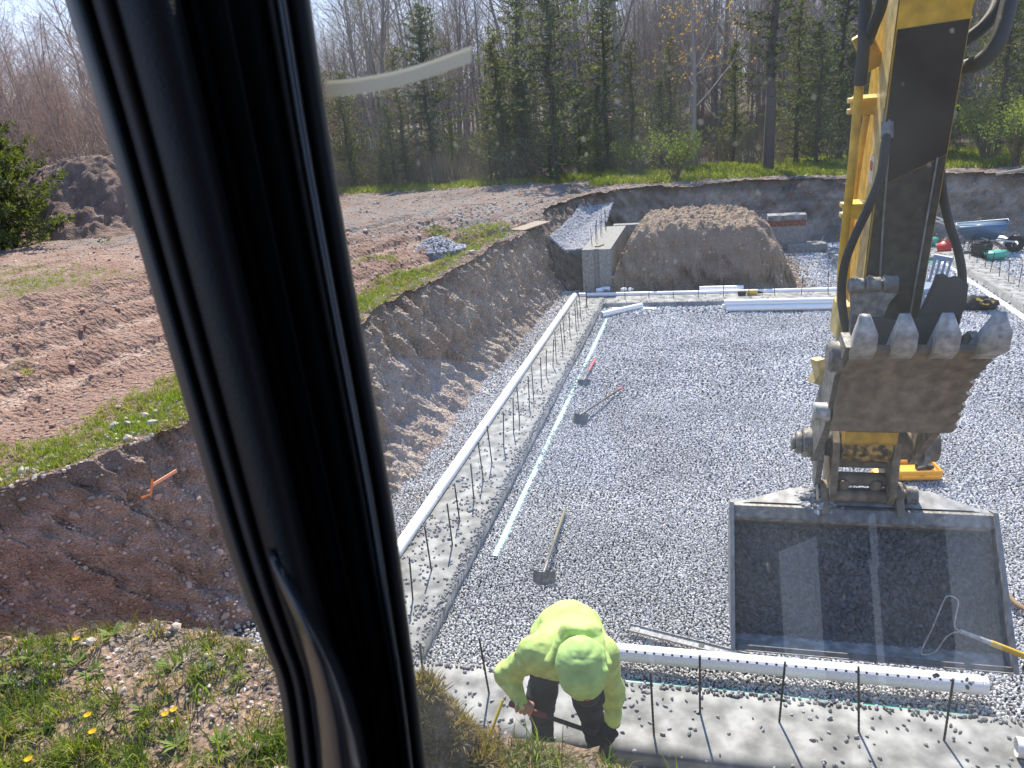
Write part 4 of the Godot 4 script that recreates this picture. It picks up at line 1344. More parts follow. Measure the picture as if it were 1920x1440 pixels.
# ---------------------------------------------------------------- cab: pillar, seals, pane, shell
func make_cab(ex: Node3D) -> void:
	# across the pillar: [share of the width, depth offset]; along it: rows of [y, left x, right x, depth]
	var rows := [[-140, 78, 560, 0.60], [0, 122, 582, 0.59], [240, 196, 616, 0.585], [490, 268, 657, 0.58], [860, 376, 722, 0.57], [1000, 418, 744, 0.565], [1100, 452, 757, 0.56], [1200, 490, 770, 0.56], [1290, 522, 782, 0.56], [1440, 542, 800, 0.56], [1560, 548, 815, 0.56]]
	var pieces := [
		["outer_seal", "rubber", [[0.0, 0.05], [0.02, 0.01], [0.05, 0.0], [0.085, 0.004], [0.10, 0.02]]],
		["lining_strip", "lining", [[0.10, 0.016], [0.115, 0.002], [0.15, -0.004], [0.185, 0.002], [0.20, 0.012]]],
		["inner_trim", "cab_trim", [[0.20, 0.006], [0.22, -0.008], [0.30, -0.018], [0.40, -0.014], [0.47, 0.0]]],
		["pillar_post", "cab_plastic", [[0.47, 0.006], [0.50, 0.02], [0.515, 0.008], [0.53, 0.006], [0.545, 0.022], [0.60, 0.026], [0.64, 0.024], [0.65, 0.012], [0.665, 0.012], [0.68, 0.026], [0.76, 0.03], [0.82, 0.028]]],
		["window_seal", "cab_trim", [[0.82, 0.03], [0.83, 0.014], [0.85, 0.010], [0.86, 0.016]]],
		["highlight_strip", "highlight_grey", [[0.86, 0.018], [0.868, 0.006], [0.885, 0.002], [0.90, 0.008], [0.91, 0.022]]],
		["glass_edge_seal", "rubber", [[0.91, 0.03], [0.925, 0.016], [0.97, 0.014], [0.995, 0.022], [1.0, 0.05]]],
	]
	mat("lining", Color(0.040, 0.029, 0.025), 0.7)
	mat("highlight_grey", Color(0.10, 0.105, 0.11), 0.28, 0.4)  # paler strip stands in for the highlight along the pillar ribs
	var pil := Node3D.new()
	pil.name = "window_pillar"
	ex.add_child(pil, true)
	for pc in pieces:
		var prof: Array = pc[2]
		var cols := prof.size() + 2
		var pts := PackedVector3Array()
		for r in range(0, 81):
			var f := r / 80.0 * (rows.size() - 1)
			var k := clampi(int(f), 0, rows.size() - 2)
			var u := f - k
			var v := []
			for j in 4:
				var p0: float = rows[maxi(k - 1, 0)][j]
				var p1: float = rows[k][j]
				var p2: float = rows[k + 1][j]
				var p3: float = rows[mini(k + 2, rows.size() - 1)][j]
				v.append(cubic_interpolate(p1, p2, p0, p3, u))
			for c in cols:
				var q: Array = prof[clampi(c - 1, 0, prof.size() - 1)]
				var deep: float = v[3] + (0.075 if c == 0 or c == cols - 1 else float(q[1]))
				pts.append(at_depth(lerpf(v[1], v[2], q[0]), v[0], deep))
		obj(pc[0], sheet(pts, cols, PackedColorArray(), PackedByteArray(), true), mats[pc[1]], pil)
	# moulded cover that swells over the foot of the pillar
	var cov := [[1030, 500, 508], [1070, 510, 536], [1130, 530, 580], [1190, 550, 615], [1250, 568, 645], [1310, 580, 667], [1370, 587, 684], [1440, 592, 696], [1560, 598, 708]]
	var pts := PackedVector3Array()
	for r in 33:
		var f := r / 32.0 * (cov.size() - 1)
		var k := clampi(int(f), 0, cov.size() - 2)
		var u := f - k
		for c in 13:
			var w := c / 12.0
			var y: float = lerpf(cov[k][0], cov[k + 1][0], u)
			var x: float = lerpf(lerpf(cov[k][1], cov[k + 1][1], u), lerpf(cov[k][2], cov[k + 1][2], u), w)
			pts.append(at_depth(x, y, 0.545 - 0.035 * sin(w * PI) * smoothstep(1040, 1200, y) + (0.03 if c == 0 or c == 12 else 0.0)))
	obj("foot_cover", sheet(pts, 13, PackedColorArray(), PackedByteArray(), true), mat("gloss_plastic", Color(0.030, 0.031, 0.034), 0.15), pil)
	# windscreen pane
	var s := Shape.new()
	s.flat()
	var c4 := [at_depth(556, -160, 0.635), at_depth(2140, -160, 0.66), at_depth(2140, 1620, 0.62), at_depth(800, 1620, 0.60)]
	s.quad(c4[0], c4[1], c4[2], c4[3])
	var glass := StandardMaterial3D.new()
	glass.resource_name = "pane_glass"
	glass.transparency = BaseMaterial3D.TRANSPARENCY_ALPHA
	glass.albedo_color = Color(0.9, 0.95, 0.93, 0.03)
	glass.roughness = 0.0
	glass.metallic_specular = 0.5
	var pane := obj("windscreen_pane", s.done(), glass, ex)
	make_dust(pane, c4)
	# reflection in the pane, built as a pale see-through strip
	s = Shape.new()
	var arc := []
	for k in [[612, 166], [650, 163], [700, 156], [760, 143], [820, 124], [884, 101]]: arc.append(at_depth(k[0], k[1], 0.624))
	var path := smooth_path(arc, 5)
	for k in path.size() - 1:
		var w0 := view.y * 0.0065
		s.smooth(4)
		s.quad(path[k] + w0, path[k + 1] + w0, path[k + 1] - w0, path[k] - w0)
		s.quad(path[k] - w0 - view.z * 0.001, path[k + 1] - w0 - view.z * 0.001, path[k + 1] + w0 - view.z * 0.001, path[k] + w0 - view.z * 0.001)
	var reflection_mat := mat("painted_reflection", Color(0.62, 0.62, 0.57), 0.6)
	reflection_mat.transparency = BaseMaterial3D.TRANSPARENCY_ALPHA
	reflection_mat.albedo_color.a = 0.8
	reflection_mat.backlight_enabled = true
	reflection_mat.backlight = Color(0.7, 0.7, 0.66)
	obj("reflection_strip", s.done(), reflection_mat, ex)
	# cab shell round the seat; unseen side posts added for bands mirrored in the pane
	var dark := mat("cab_lining", Color(0.03, 0.03, 0.032), 0.8)
	for b in [["cab_roof", Vector3(0.05, 4.42, 0.10), Vector3(1.42, 0.08, 1.62)], ["cab_rear", Vector3(0.05, 3.12, 0.88), Vector3(1.25, 1.3, 0.05)], ["cab_rear", Vector3(0.05, 4.28, 0.88), Vector3(1.25, 0.22, 0.05)], ["cab_floor", Vector3(0.05, 2.42, 0.3), Vector3(1.25, 0.06, 1.1)], ["cab_side", Vector3(0.70, 2.52, 0.10), Vector3(0.05, 0.3, 1.6)], ["cab_side", Vector3(0.70, 3.92, 0.10), Vector3(0.054, 0.98, 1.6)], ["unseen_side_post", Vector3(0.70, 3.10, 0.65), Vector3(0.05, 1.0, 0.49)], ["unseen_side_post", Vector3(0.70, 3.10, 0.165), Vector3(0.05, 1.0, 0.085)], ["unseen_side_post", Vector3(0.70, 3.10, 0.036), Vector3(0.05, 1.0, 0.035)], ["unseen_side_post", Vector3(0.70, 3.10, -0.03), Vector3(0.05, 1.0, 0.045)], ["unseen_side_post", Vector3(0.70, 3.10, -0.44), Vector3(0.05, 1.0, 0.5)], ["seat_back", Vector3(0.05, 3.25, 0.55), Vector3(0.5, 0.75, 0.14)]]:
		s = Shape.new()
		s.box(b[1], b[2], Basis.from_euler(Vector3(-0.30, 0, 0)) if b[0] == "unseen_side_post" else Basis(), 0.02 if b[0] != "unseen_side_post" else 0.004)
		obj(b[0], s.done(), dark, ex)

# dust on the outside of the pane: grains and dried splashes, thin enough to look through
func make_dust(pane: Node3D, c4: Array) -> void:
	var size := 1024
	var n := FastNoiseLite.new()
	n.seed = 71; n.frequency = 0.004; n.fractal_octaves = 5
	var f := FastNoiseLite.new()
	f.seed = 72; f.frequency = 0.35; f.fractal_octaves = 2
	var img := Image.create(size, size, false, Image.FORMAT_RGBA8)
	for y in size:
		for x in size:
			var film := clampf(0.06 + 0.075 * n.get_noise_2d(x, y) + 0.03 * f.get_noise_2d(x, y), 0.0, 0.3)
			# dried smear low beside the pillar
			var sm := Vector2((x / 1024.0 - 0.05) / 0.055, (y / 1024.0 - 0.83) / 0.11).length()
			if sm < 1.4: film += 0.09 * clampf(1.0 - sm + 0.9 * n.get_noise_2d(x * 3.0, y * 3.0), 0.0, 1.0) * (0.7 + 0.6 * f.get_noise_2d(x, y))
			img.set_pixel(x, y, Color(0.80, 0.82, 0.80, film))
	var r := RandomNumberGenerator.new()
	r.seed = 73
	for k in 150:
		# splashes gather in the middle, as on the photographed pane
		var c := Vector2(r.randfn(0.36, 0.12) if k < 90 else r.randf(), r.randfn(0.30, 0.10) if k < 90 else r.randf()) * size
		var rad := r.randf_range(1.0, 3.4)
		var a := r.randf_range(0.10, 0.34)
		for y in range(int(c.y - rad - 1), int(c.y + rad + 2)):
			for x in range(int(c.x - rad - 1), int(c.x + rad + 2)):
				if x < 0 or y < 0 or x >= size or y >= size: continue
				var d := Vector2(x, y).distance_to(c) + f.get_noise_2d(x * 2, y * 2) * 0.8
				if d < rad: img.set_pixel(x, y, Color(0.85, 0.85, 0.83, a))
	var m := StandardMaterial3D.new()
	m.resource_name = "dust_film"
	m.transparency = BaseMaterial3D.TRANSPARENCY_ALPHA
	m.albedo_texture = ImageTexture.create_from_image(img)
	m.roughness = 1.0
	m.metallic_specular = 0.0
	m.backlight_enabled = true
	m.backlight = Color(0.9, 0.9, 0.9)
	var st := SurfaceTool.new()
	st.begin(Mesh.PRIMITIVE_TRIANGLES)
	var uv := [Vector2(0, 0), Vector2(1, 0), Vector2(1, 1), Vector2(0, 1)]
	var out := -(view.z) * 0.003
	for k in [0, 1, 2, 0, 2, 3]:
		st.set_uv(uv[k])
		st.add_vertex(c4[k] + out)
	st.generate_normals()
	tag(obj("dust_film", st.commit(), m, pane), "", "", "", "stuff")

# ---------------------------------------------------------------- woods
class Growth:
	var v := PackedVector3Array()
	var n := PackedVector3Array()
	var c := PackedColorArray()
	var i := PackedInt32Array()
	func limb(p: Vector3, q: Vector3, r0: float, r1: float, sides: int, tone: Color) -> void:
		var d := (q - p).normalized()
		var s := d.cross(Vector3.UP if absf(d.y) < 0.9 else Vector3.RIGHT).normalized()
		var u := d.cross(s)
		var base := v.size()
		for k in sides:
			var a := TAU * k / sides
			var o := s * cos(a) + u * sin(a)
			v.append(p + o * r0); n.append(o); c.append(tone)
			v.append(q + o * r1); n.append(o); c.append(tone)
		for k in sides:
			var a := base + k * 2
			var b := base + ((k + 1) % sides) * 2
			i.append_array([a, a + 1, b, b, a + 1, b + 1])
	func leaf(p: Vector3, along: Vector3, wide: Vector3, tone: Color) -> void:
		var base := v.size()
		var nn := along.cross(wide).normalized()
		v.append(p); v.append(p + along * 0.5 + wide * 0.5); v.append(p + along); v.append(p + along * 0.5 - wide * 0.5)
		for k in 4:
			n.append(nn); c.append(tone)
		i.append_array([base, base + 1, base + 2, base, base + 2, base + 3])
	func mesh() -> ArrayMesh:
		var arr := []
		arr.resize(Mesh.ARRAY_MAX)
		arr[Mesh.ARRAY_VERTEX] = v
		arr[Mesh.ARRAY_NORMAL] = n
		arr[Mesh.ARRAY_COLOR] = c
		arr[Mesh.ARRAY_INDEX] = i
		var m := ArrayMesh.new()
		m.add_surface_from_arrays(Mesh.PRIMITIVE_TRIANGLES, arr)
		return m

func rand_dir(r: RandomNumberGenerator) -> Vector3:
	return Vector3(r.randfn(), r.randfn(), r.randfn()).normalized()

func branch(trunk: Growth, crown: Growth, r: RandomNumberGenerator, p: Vector3, d: Vector3, len_: float, rad: float, lvl: int, spec: Dictionary) -> void:
	var segs: int = [8, 5, 4, 3][lvl]
	var sides: int = [7, 5, 3, 3][lvl]
	var kids: int = spec.kids[lvl]
	var g := trunk if lvl < 2 else crown
	var tone: Color = (spec.bark as Color).lerp(spec.twig, lvl / 3.0) * r.randf_range(0.85, 1.15)
	var pts := [p]
	var dirs := [d]
	var q := p
	for k in segs:
		d = (d + rand_dir(r) * float([0.07, 0.16, 0.2, 0.25][lvl]) + Vector3.UP * float([0.03, 0.10, 0.07, 0.05][lvl])).normalized()
		var q2 := q + d * (len_ / segs)
		var ra := maxf(rad * (1.0 - 0.82 * k / segs), 0.004)
		var rb := maxf(rad * (1.0 - 0.82 * (k + 1) / segs), 0.0035)
		g.limb(q, q2, ra, rb, sides, tone)
		q = q2
		pts.append(q); dirs.append(d)
	if lvl == 3 or kids == 0:
		if spec.bud > 0.0:
			for k in int(spec.bud):
				var a: Vector3 = (pts[segs] as Vector3).lerp(pts[segs - 1], r.randf()) + rand_dir(r) * 0.05
				crown.leaf(a, rand_dir(r) * spec.leaf, rand_dir(r) * spec.leaf * 0.8, (spec.green as Color) * r.randf_range(0.7, 1.25))
		return
	for k in kids:
		var f := lerpf(spec.low[lvl], 0.98, (k + r.randf()) / kids)
		var fi := f * segs
		var j := clampi(int(fi), 0, segs - 1)
		var at: Vector3 = (pts[j] as Vector3).lerp(pts[j + 1], fi - j)
		var side := rand_dir(r)
		side = (side - (dirs[j] as Vector3) * side.dot(dirs[j])).normalized()
		var open: float = spec.open[lvl] * r.randf_range(0.75, 1.25)
		var nd: Vector3 = ((dirs[j] as Vector3) * cos(open) + side * sin(open)).normalized()
		branch(trunk, crown, r, at, nd, len_ * spec.part[lvl] * (1.15 - 0.6 * f) * r.randf_range(0.7, 1.2), maxf(rad * (1.0 - 0.8 * f) * 0.5, 0.004), lvl + 1, spec)

func tree_proto(called: String, seed_: int, tall: float, rad: float, spec: Dictionary) -> Node3D:
	var r := RandomNumberGenerator.new()
	r.seed = seed_
	var trunk := Growth.new()
	var crown := Growth.new()
	branch(trunk, crown, r, Vector3(0, -0.2, 0), Vector3(r.randfn(0, 0.04), 1, r.randfn(0, 0.04)).normalized(), tall, rad, 0, spec)
	var o := Node3D.new()
	o.name = called
	o.set_meta("kin", called)
	obj("trunk", trunk.mesh(), mats.twig, o)
	obj("crown", crown.mesh(), mats.leaf if spec.bud > 0.0 else mats.twig, o)
	return o

func conifer_proto(called: String, seed_: int, tall: float, spread_: float, bare: float, green: Color, thick := 1.0, count := 120) -> Node3D:
	var r := RandomNumberGenerator.new()
	r.seed = seed_
	var trunk := Growth.new()
	var crown := Growth.new()
	var bark := Color(0.085, 0.07, 0.06)
	var p := Vector3(0, -0.2, 0)
	var line := [p]
	for k in 10:
		var q := Vector3(r.randfn(0, 0.02) * k, tall * (k + 1) / 10.0, r.randfn(0, 0.02) * k)
		trunk.limb(p, q, tall * 0.016 * (1.0 - 0.095 * k), tall * 0.016 * (1.0 - 0.095 * (k + 1)), 7, bark)
		p = q
		line.append(p)
	for k in count:
		var f := lerpf(bare, 0.99, pow(float(k) / count, 0.9))
		var j := clampi(int(f * 10.0), 0, 9)
		var at: Vector3 = (line[j] as Vector3).lerp(line[j + 1], f * 10.0 - j)
		var a := k * 2.4 + r.randf() * 1.2
		var len_ := spread_ * (pow(1.0 - f, 0.75) + 0.07) * r.randf_range(0.45, 1.2)
		if f < bare + 0.2: len_ *= r.randf_range(0.5, 1.0)
		var d := Vector3(cos(a), r.randf_range(-0.1, 0.45), sin(a)).normalized()
		var segs := 5
		var q := at
		for s in segs:
			var q2 := q + d * (len_ / segs)
			trunk.limb(q, q2, 0.02 * (1.0 - s / 6.0), 0.02 * (1.0 - (s + 1) / 6.0), 3, bark)
			var per := int(7 * thick)
			for t in per:
				var b := q.lerp(q2, (t + r.randf()) / per)
				var side := (rand_dir(r) + d * 0.6 + Vector3(0, -0.1, 0)).normalized()
				var sz := r.randf_range(0.09, 0.20) * (0.7 + 0.25 * len_)
				crown.leaf(b, side * sz, side.cross(rand_dir(r)).normalized() * sz * 0.32, green * r.randf_range(0.55, 1.35))
				side = (side + rand_dir(r) * 0.8).normalized()
				crown.leaf(b + side * 0.03, side * sz, side.cross(rand_dir(r)).normalized() * sz * 0.28, green * r.randf_range(0.5, 1.3))
			q = q2
			d = (d + Vector3(0, 0.05, 0) + rand_dir(r) * 0.13).normalized()
	var o := Node3D.new()
	o.name = called
	o.set_meta("kin", called)
	obj("trunk", trunk.mesh(), mats.twig, o)
	obj("crown", crown.mesh(), mats.leaf, o)
	return o

func shrub_proto(called: String, seed_: int, wide: float, tall: float, green: Color, leaves: int, size: float) -> Node3D:
	var r := RandomNumberGenerator.new()
	r.seed = seed_
	var stems := Growth.new()
	var crown := Growth.new()
	for k in 26:
		var top := Vector3(r.randfn(0, 0.3) * wide, tall * r.randf_range(0.55, 1.0), r.randfn(0, 0.3) * wide)
		var mid := top * 0.5 + Vector3(r.randfn(0, 0.06), 0.1, r.randfn(0, 0.06))
		stems.limb(Vector3(r.randfn(0, 0.06), -0.05, r.randfn(0, 0.06)), mid, 0.014, 0.010, 4, Color(0.14, 0.10, 0.07))
		stems.limb(mid, top, 0.010, 0.004, 3, Color(0.16, 0.11, 0.08))
		for j in leaves / 26:
			var f := r.randf_range(0.25, 1.08)
			var at := mid.lerp(top, f) + rand_dir(r) * 0.13 * wide
			crown.leaf(at, rand_dir(r) * size, rand_dir(r) * size * 0.7, green * r.randf_range(0.6, 1.3))
	var o := Node3D.new()
	o.name = called
	o.set_meta("kin", called)
	obj("stems", stems.mesh(), mats.twig, o)
	obj("foliage", crown.mesh(), mats.leaf, o)
	return o

func place_plant(proto: Node3D, x: float, z: float, turn: float, grow: float, label: String, category: String, group := "", sink := 0.0) -> void:
	var c := copy_of(proto, Vector3(x, gh(x, z) - sink, z), turn, grow)
	tag(c, label, category, group)

func make_woods() -> void:
	var grey := {"kids": [15, 7, 5, 0], "low": [0.32, 0.2, 0.15, 0], "open": [0.85, 0.8, 0.75, 0.7], "part": [0.40, 0.5, 0.55, 0.5], "bark": Color(0.27, 0.24, 0.215), "twig": Color(0.37, 0.31, 0.275), "bud": 0.0, "leaf": 0.06, "green": Color(0.2, 0.2, 0.05)}
	var red: Dictionary = grey.duplicate()
	red.bark = Color(0.27, 0.21, 0.18); red.twig = Color(0.40, 0.29, 0.235); red.low = [0.15, 0.2, 0.15, 0]
	var bud: Dictionary = grey.duplicate()
	bud.bud = 4.0; bud.green = Color(0.52, 0.32, 0.15); bud.leaf = 0.075; bud.low = [0.2, 0.2, 0.15, 0]
	var lime: Dictionary = grey.duplicate()
	lime.bud = 1.0; lime.green = Color(0.22, 0.24, 0.06); lime.leaf = 0.07
	var bare := []
	for k in 5: bare.append(tree_proto("bare_tree", 100 + k, 11.0 + k * 0.8, 0.11 + 0.015 * k, grey))
	var ruddy := []
	for k in 3: ruddy.append(tree_proto("bare_tree", 200 + k, 6.5 + k, 0.07, red))
	var orange := tree_proto("budding_tree", 301, 7.5, 0.09, bud)
	var limey := tree_proto("budding_tree", 302, 7.0, 0.08, lime)
	var cedar := []
	for k in 4: cedar.append(conifer_proto("evergreen_tree", 400 + k, 7.5 + 0.6 * k, [2.9, 2.2, 3.3, 2.5][k], [0.03, 0.02, 0.13, 0.04][k], [Color(0.120, 0.145, 0.085), Color(0.160, 0.180, 0.095), Color(0.110, 0.138, 0.092), Color(0.165, 0.172, 0.105)][k], 1.0, 115))
	var slim := conifer_proto("evergreen_tree", 450, 10.5, 2.3, 0.22, Color(0.065, 0.090, 0.045), 0.75, 100)
	# evergreens at the edge of the woods, each at the place its foot shows
	var spots := [[655, -28.5, 0, 0.95], [760, -28.0, 3, 0.85], [812, -30.5, 2, 1.1], [938, -27.0, 1, 0.95], [985, -31.0, 3, 1.1], [1040, -26.6, 0, 1.25], [1140, -30.5, 1, 1.05], [1188, -28.5, 3, 0.9], [1375, -30.0, 1, 0.75], [1492, -27.0, 3, 0.95], [1530, -26.0, 0, 1.1], [1572, -27.5, 2, 1.15], [1700, -27.5, 3, 1.0], [1770, -26.0, 0, 1.0], [1868, -25.5, 1, 1.05], [1912, -27.0, 3, 1.2], [1965, -26.0, 0, 1.1], [2030, -27.0, 2, 1.2], [560, -30.0, 2, 1.05], [500, -31.0, 3, 1.0]]
	for s in spots:
		var x := on_z(s[0], 300, s[1]).x
		place_plant(cedar[s[2]], x, s[1], rng.randf() * TAU, s[3] * rng.randf_range(0.50, 0.86), ["dense dark evergreen with low branches at the edge of the woods", "lighter green evergreen at the edge of the woods", "dark evergreen with a bare lower trunk at the edge of the woods", "olive green evergreen at the edge of the woods"][s[2]], "tree", "evergreens beyond the pit")
	for k in 30:
		var z := -rng.randf_range(26.5, 31.0)
		var px := rng.randf_range(630, 1260) if k < 20 else rng.randf_range(1460, 1960)
		place_plant(cedar[k % 4], on_z(px, 320, z).x, z, rng.randf() * TAU, rng.randf_range(0.24, 0.48), "small bushy evergreen sapling in the undergrowth along the woods", "tree", "evergreen saplings along the woods")
	place_plant(slim, on_z(1441, 300, -24.8).x, -24.8, 0.4, 1.0, "tall slim evergreen with bare dark trunk standing on the grass strip", "tree")
	place_plant(orange, on_z(1300, 300, -28.6).x, -28.6, 1.0, 1.0, "tree with pale orange spring buds among dark evergreens", "tree")
	place_plant(limey, on_z(830, 300, -33.0).x, -33.0, 2.0, 1.0, "bare tree with yellow green buds among dark evergreens", "tree")
	place_plant(limey, on_z(700, 300, -35.5).x, -35.5, 4.0, 1.1, "tall bare tree with yellow green buds behind olive evergreens", "tree")
	# bare trees up the hill behind
	for k in 120:
		var z := -rng.randf_range(33.0, 74.0)
		if k < 45: z = -rng.randf_range(32.0, 46.0)
		var x := on_z(rng.randf_range(480, 2050), 300, z).x
		place_plant(bare[k % 5], x, z, rng.randf() * TAU, rng.randf_range(0.6, 0.96), ["thin bare grey tree on the wooded hill behind the evergreens", "bare grey tree with upswept limbs on the hill behind the evergreens", "forked bare tree on the hill behind the evergreens", "tall bare grey tree on the hill behind the evergreens", "stout tall bare tree on the hill behind the evergreens"][k % 5], "tree", "bare trees on the hill")
	# reddish thicket to the left, behind the soil heap
	for k in 105:
		var px := rng.randf_range(-120, 480)
		var z := -rng.randf_range(22.0, 40.0)
		var x := on_z(px, 330, z).x
		place_plant(ruddy[k % 3], x, z, rng.randf() * TAU, rng.randf_range(0.6, 1.0), ["short reddish bare tree in the thicket behind the soil heap", "reddish brown bare tree in the thicket behind the soil heap", "tall reddish bare tree in the thicket behind the soil heap"][k % 3], "tree", "bare thicket behind the soil heap")
	for k in 8:
		var z := -rng.randf_range(30.0, 40.0)
		place_plant(bare[k % 5], on_z(rng.randf_range(-60, 480), 330, z).x, z, rng.randf() * TAU, rng.randf_range(0.75, 0.95), "tall pale bare tree rising above the reddish thicket", "tree", "tall trees over the thicket")
	# evergreen bushes by the soil heap
	var squat := conifer_proto("evergreen_bush", 470, 3.2, 2.1, 0.0, Color(0.10, 0.125, 0.035), 1.5, 150)
	place_plant(squat, -17.0, -15.8, 0.0, 1.0, "big bright evergreen bush in front of the reddish soil heap", "bush")
	place_plant(squat, -19.8, -17.5, 2.0, 1.25, "tall evergreen bush half behind the big bright evergreen bush", "bush")
	# shrubs coming into leaf
	var sh := shrub_proto("leafy_shrub", 500, 1.5, 1.5, Color(0.20, 0.26, 0.065), 2200, 0.06)
	place_plant(sh, on_z(1266, 300, -23.9).x, -23.9, 0.0, 1.0, "bright green leafy shrub beside the grass strip", "shrub")
	place_plant(sh, on_z(1905, 300, -22.4).x, -22.4, 2.0, 1.05, "large yellow green shrub at the edge of the right-hand bank", "shrub")
	place_plant(sh, on_z(1850, 300, -24.0).x, -24.0, 3.0, 1.1, "low yellow green shrub on the grass beyond the far bank", "shrub")
	place_plant(sh, on_z(1190, 300, -26.2).x, -26.2, 4.0, 0.8, "small yellow green shrub at the foot of dark evergreens", "shrub")
	# the wood goes on up the hill as one mass of grey stems and twigs
	for v in 2:
		var far_spots := []
		var far_tint := PackedColorArray()
		for k in 420:
			var z := -rng.randf_range(38.0, 85.0)
			var x := on_z(rng.randf_range(-250, 2250), 300, z).x
			far_spots.append(Transform3D(Basis.from_euler(Vector3(0, rng.randf() * TAU, 0)) * Basis.from_scale(Vector3.ONE * rng.randf_range(0.48, 0.92) * (0.8 if x < -20.0 else 1.0)), Vector3(x, gh(x, z), z)))
			far_tint.append((Color(0.9, 0.9, 0.9) if x > -20.0 else Color(1.1, 0.9, 0.8)) * rng.randf_range(0.7, 1.1))
		var src := Growth.new()
		var rg := RandomNumberGenerator.new()
		rg.seed = 900 + v
		var thin: Dictionary = grey.duplicate()
		thin.low = [0.10, 0.15, 0.1, 0]
		thin.kids = [20, 7, 5, 0]
		branch(src, src, rg, Vector3(0, -0.2, 0), Vector3.UP, 11.0 - v * 3.0, 0.10, 0, thin)
		tag(many("distant_woods", src.mesh(), mats.twig, far_spots, far_tint), "mass of bare grey woodland covering the hill", "woods", "", "stuff")
	for q in [bare, ruddy, cedar]:
		for o in q: o.free()
	for o in [orange, limey, slim, squat, sh]: o.free()
	# dry brush and undergrowth
	var tw := Growth.new()
	var r := RandomNumberGenerator.new()
	r.seed = 55
	for k in 60:
		var a := Vector3(r.randfn(0, 0.25), 0, r.randfn(0, 0.25))
		var b := a + Vector3(r.randfn(0, 0.2), r.randf_range(0.4, 1.3), r.randfn(0, 0.2))
		var m := a.lerp(b, 0.5) + rand_dir(r) * 0.06
		tw.limb(a, m, 0.009, 0.006, 3, Color(1, 1, 1)); tw.limb(m, b, 0.006, 0.003, 3, Color(1, 1, 1))
		tw.limb(m, m + rand_dir(r) * 0.3 + Vector3(0, 0.2, 0), 0.005, 0.003, 3, Color(1, 1, 1))
	var where := []
	var tint := PackedColorArray()
	for k in 1100:
		var z := -rng.randf_range(27.5, 44.0)
		var x := on_z(rng.randf_range(400, 2050), 330, z).x
		if k % 3 == 0:
			z = -rng.randf_range(21.5, 36.0); x = on_z(rng.randf_range(-150, 420), 340, z).x
		where.append(Transform3D(Basis.from_euler(Vector3(0, rng.randf() * TAU, 0)) * Basis.from_scale(Vector3.ONE * rng.randf_range(0.4, 1.1)), Vector3(x, gh(x, z), z)))
		var red_ := k % 3 == 0
		tint.append((Color(0.27, 0.19, 0.15) if red_ else Color(0.24, 0.20, 0.14)) * rng.randf_range(0.6, 1.2))
	tag(many("dry_brush", tw.mesh(), mats.twig, where, tint), "dry brown brush and undergrowth along the edge of the woods", "brush", "", "stuff")
	# dead branches lying at the right
	var lg := Growth.new()
	var st := Vector3.ZERO
	lg.limb(st, Vector3(1.6, 0.25, 0.1), 0.035, 0.02, 6, Color(0.36, 0.31, 0.25))
	lg.limb(Vector3(0.5, 0.08, 0.03), Vector3(1.1, 0.65, -0.2), 0.02, 0.008, 5, Color(0.34, 0.29, 0.24))
	lg.limb(Vector3(0.9, 0.14, 0.05), Vector3(1.7, 0.75, 0.3), 0.016, 0.006, 5, Color(0.34, 0.29, 0.24))
	var fb := obj("fallen_branch", lg.mesh(), mats.twig)
	fb.position = Vector3(on_y(1868, 320, 1.6).x, 0, on_y(1868, 320, 1.6).z)
	fb.position.y = gh(fb.position.x, fb.position.z) + 0.02
	tag(fb, "pale dead branch lying on the grass beyond the far bank", "branch")

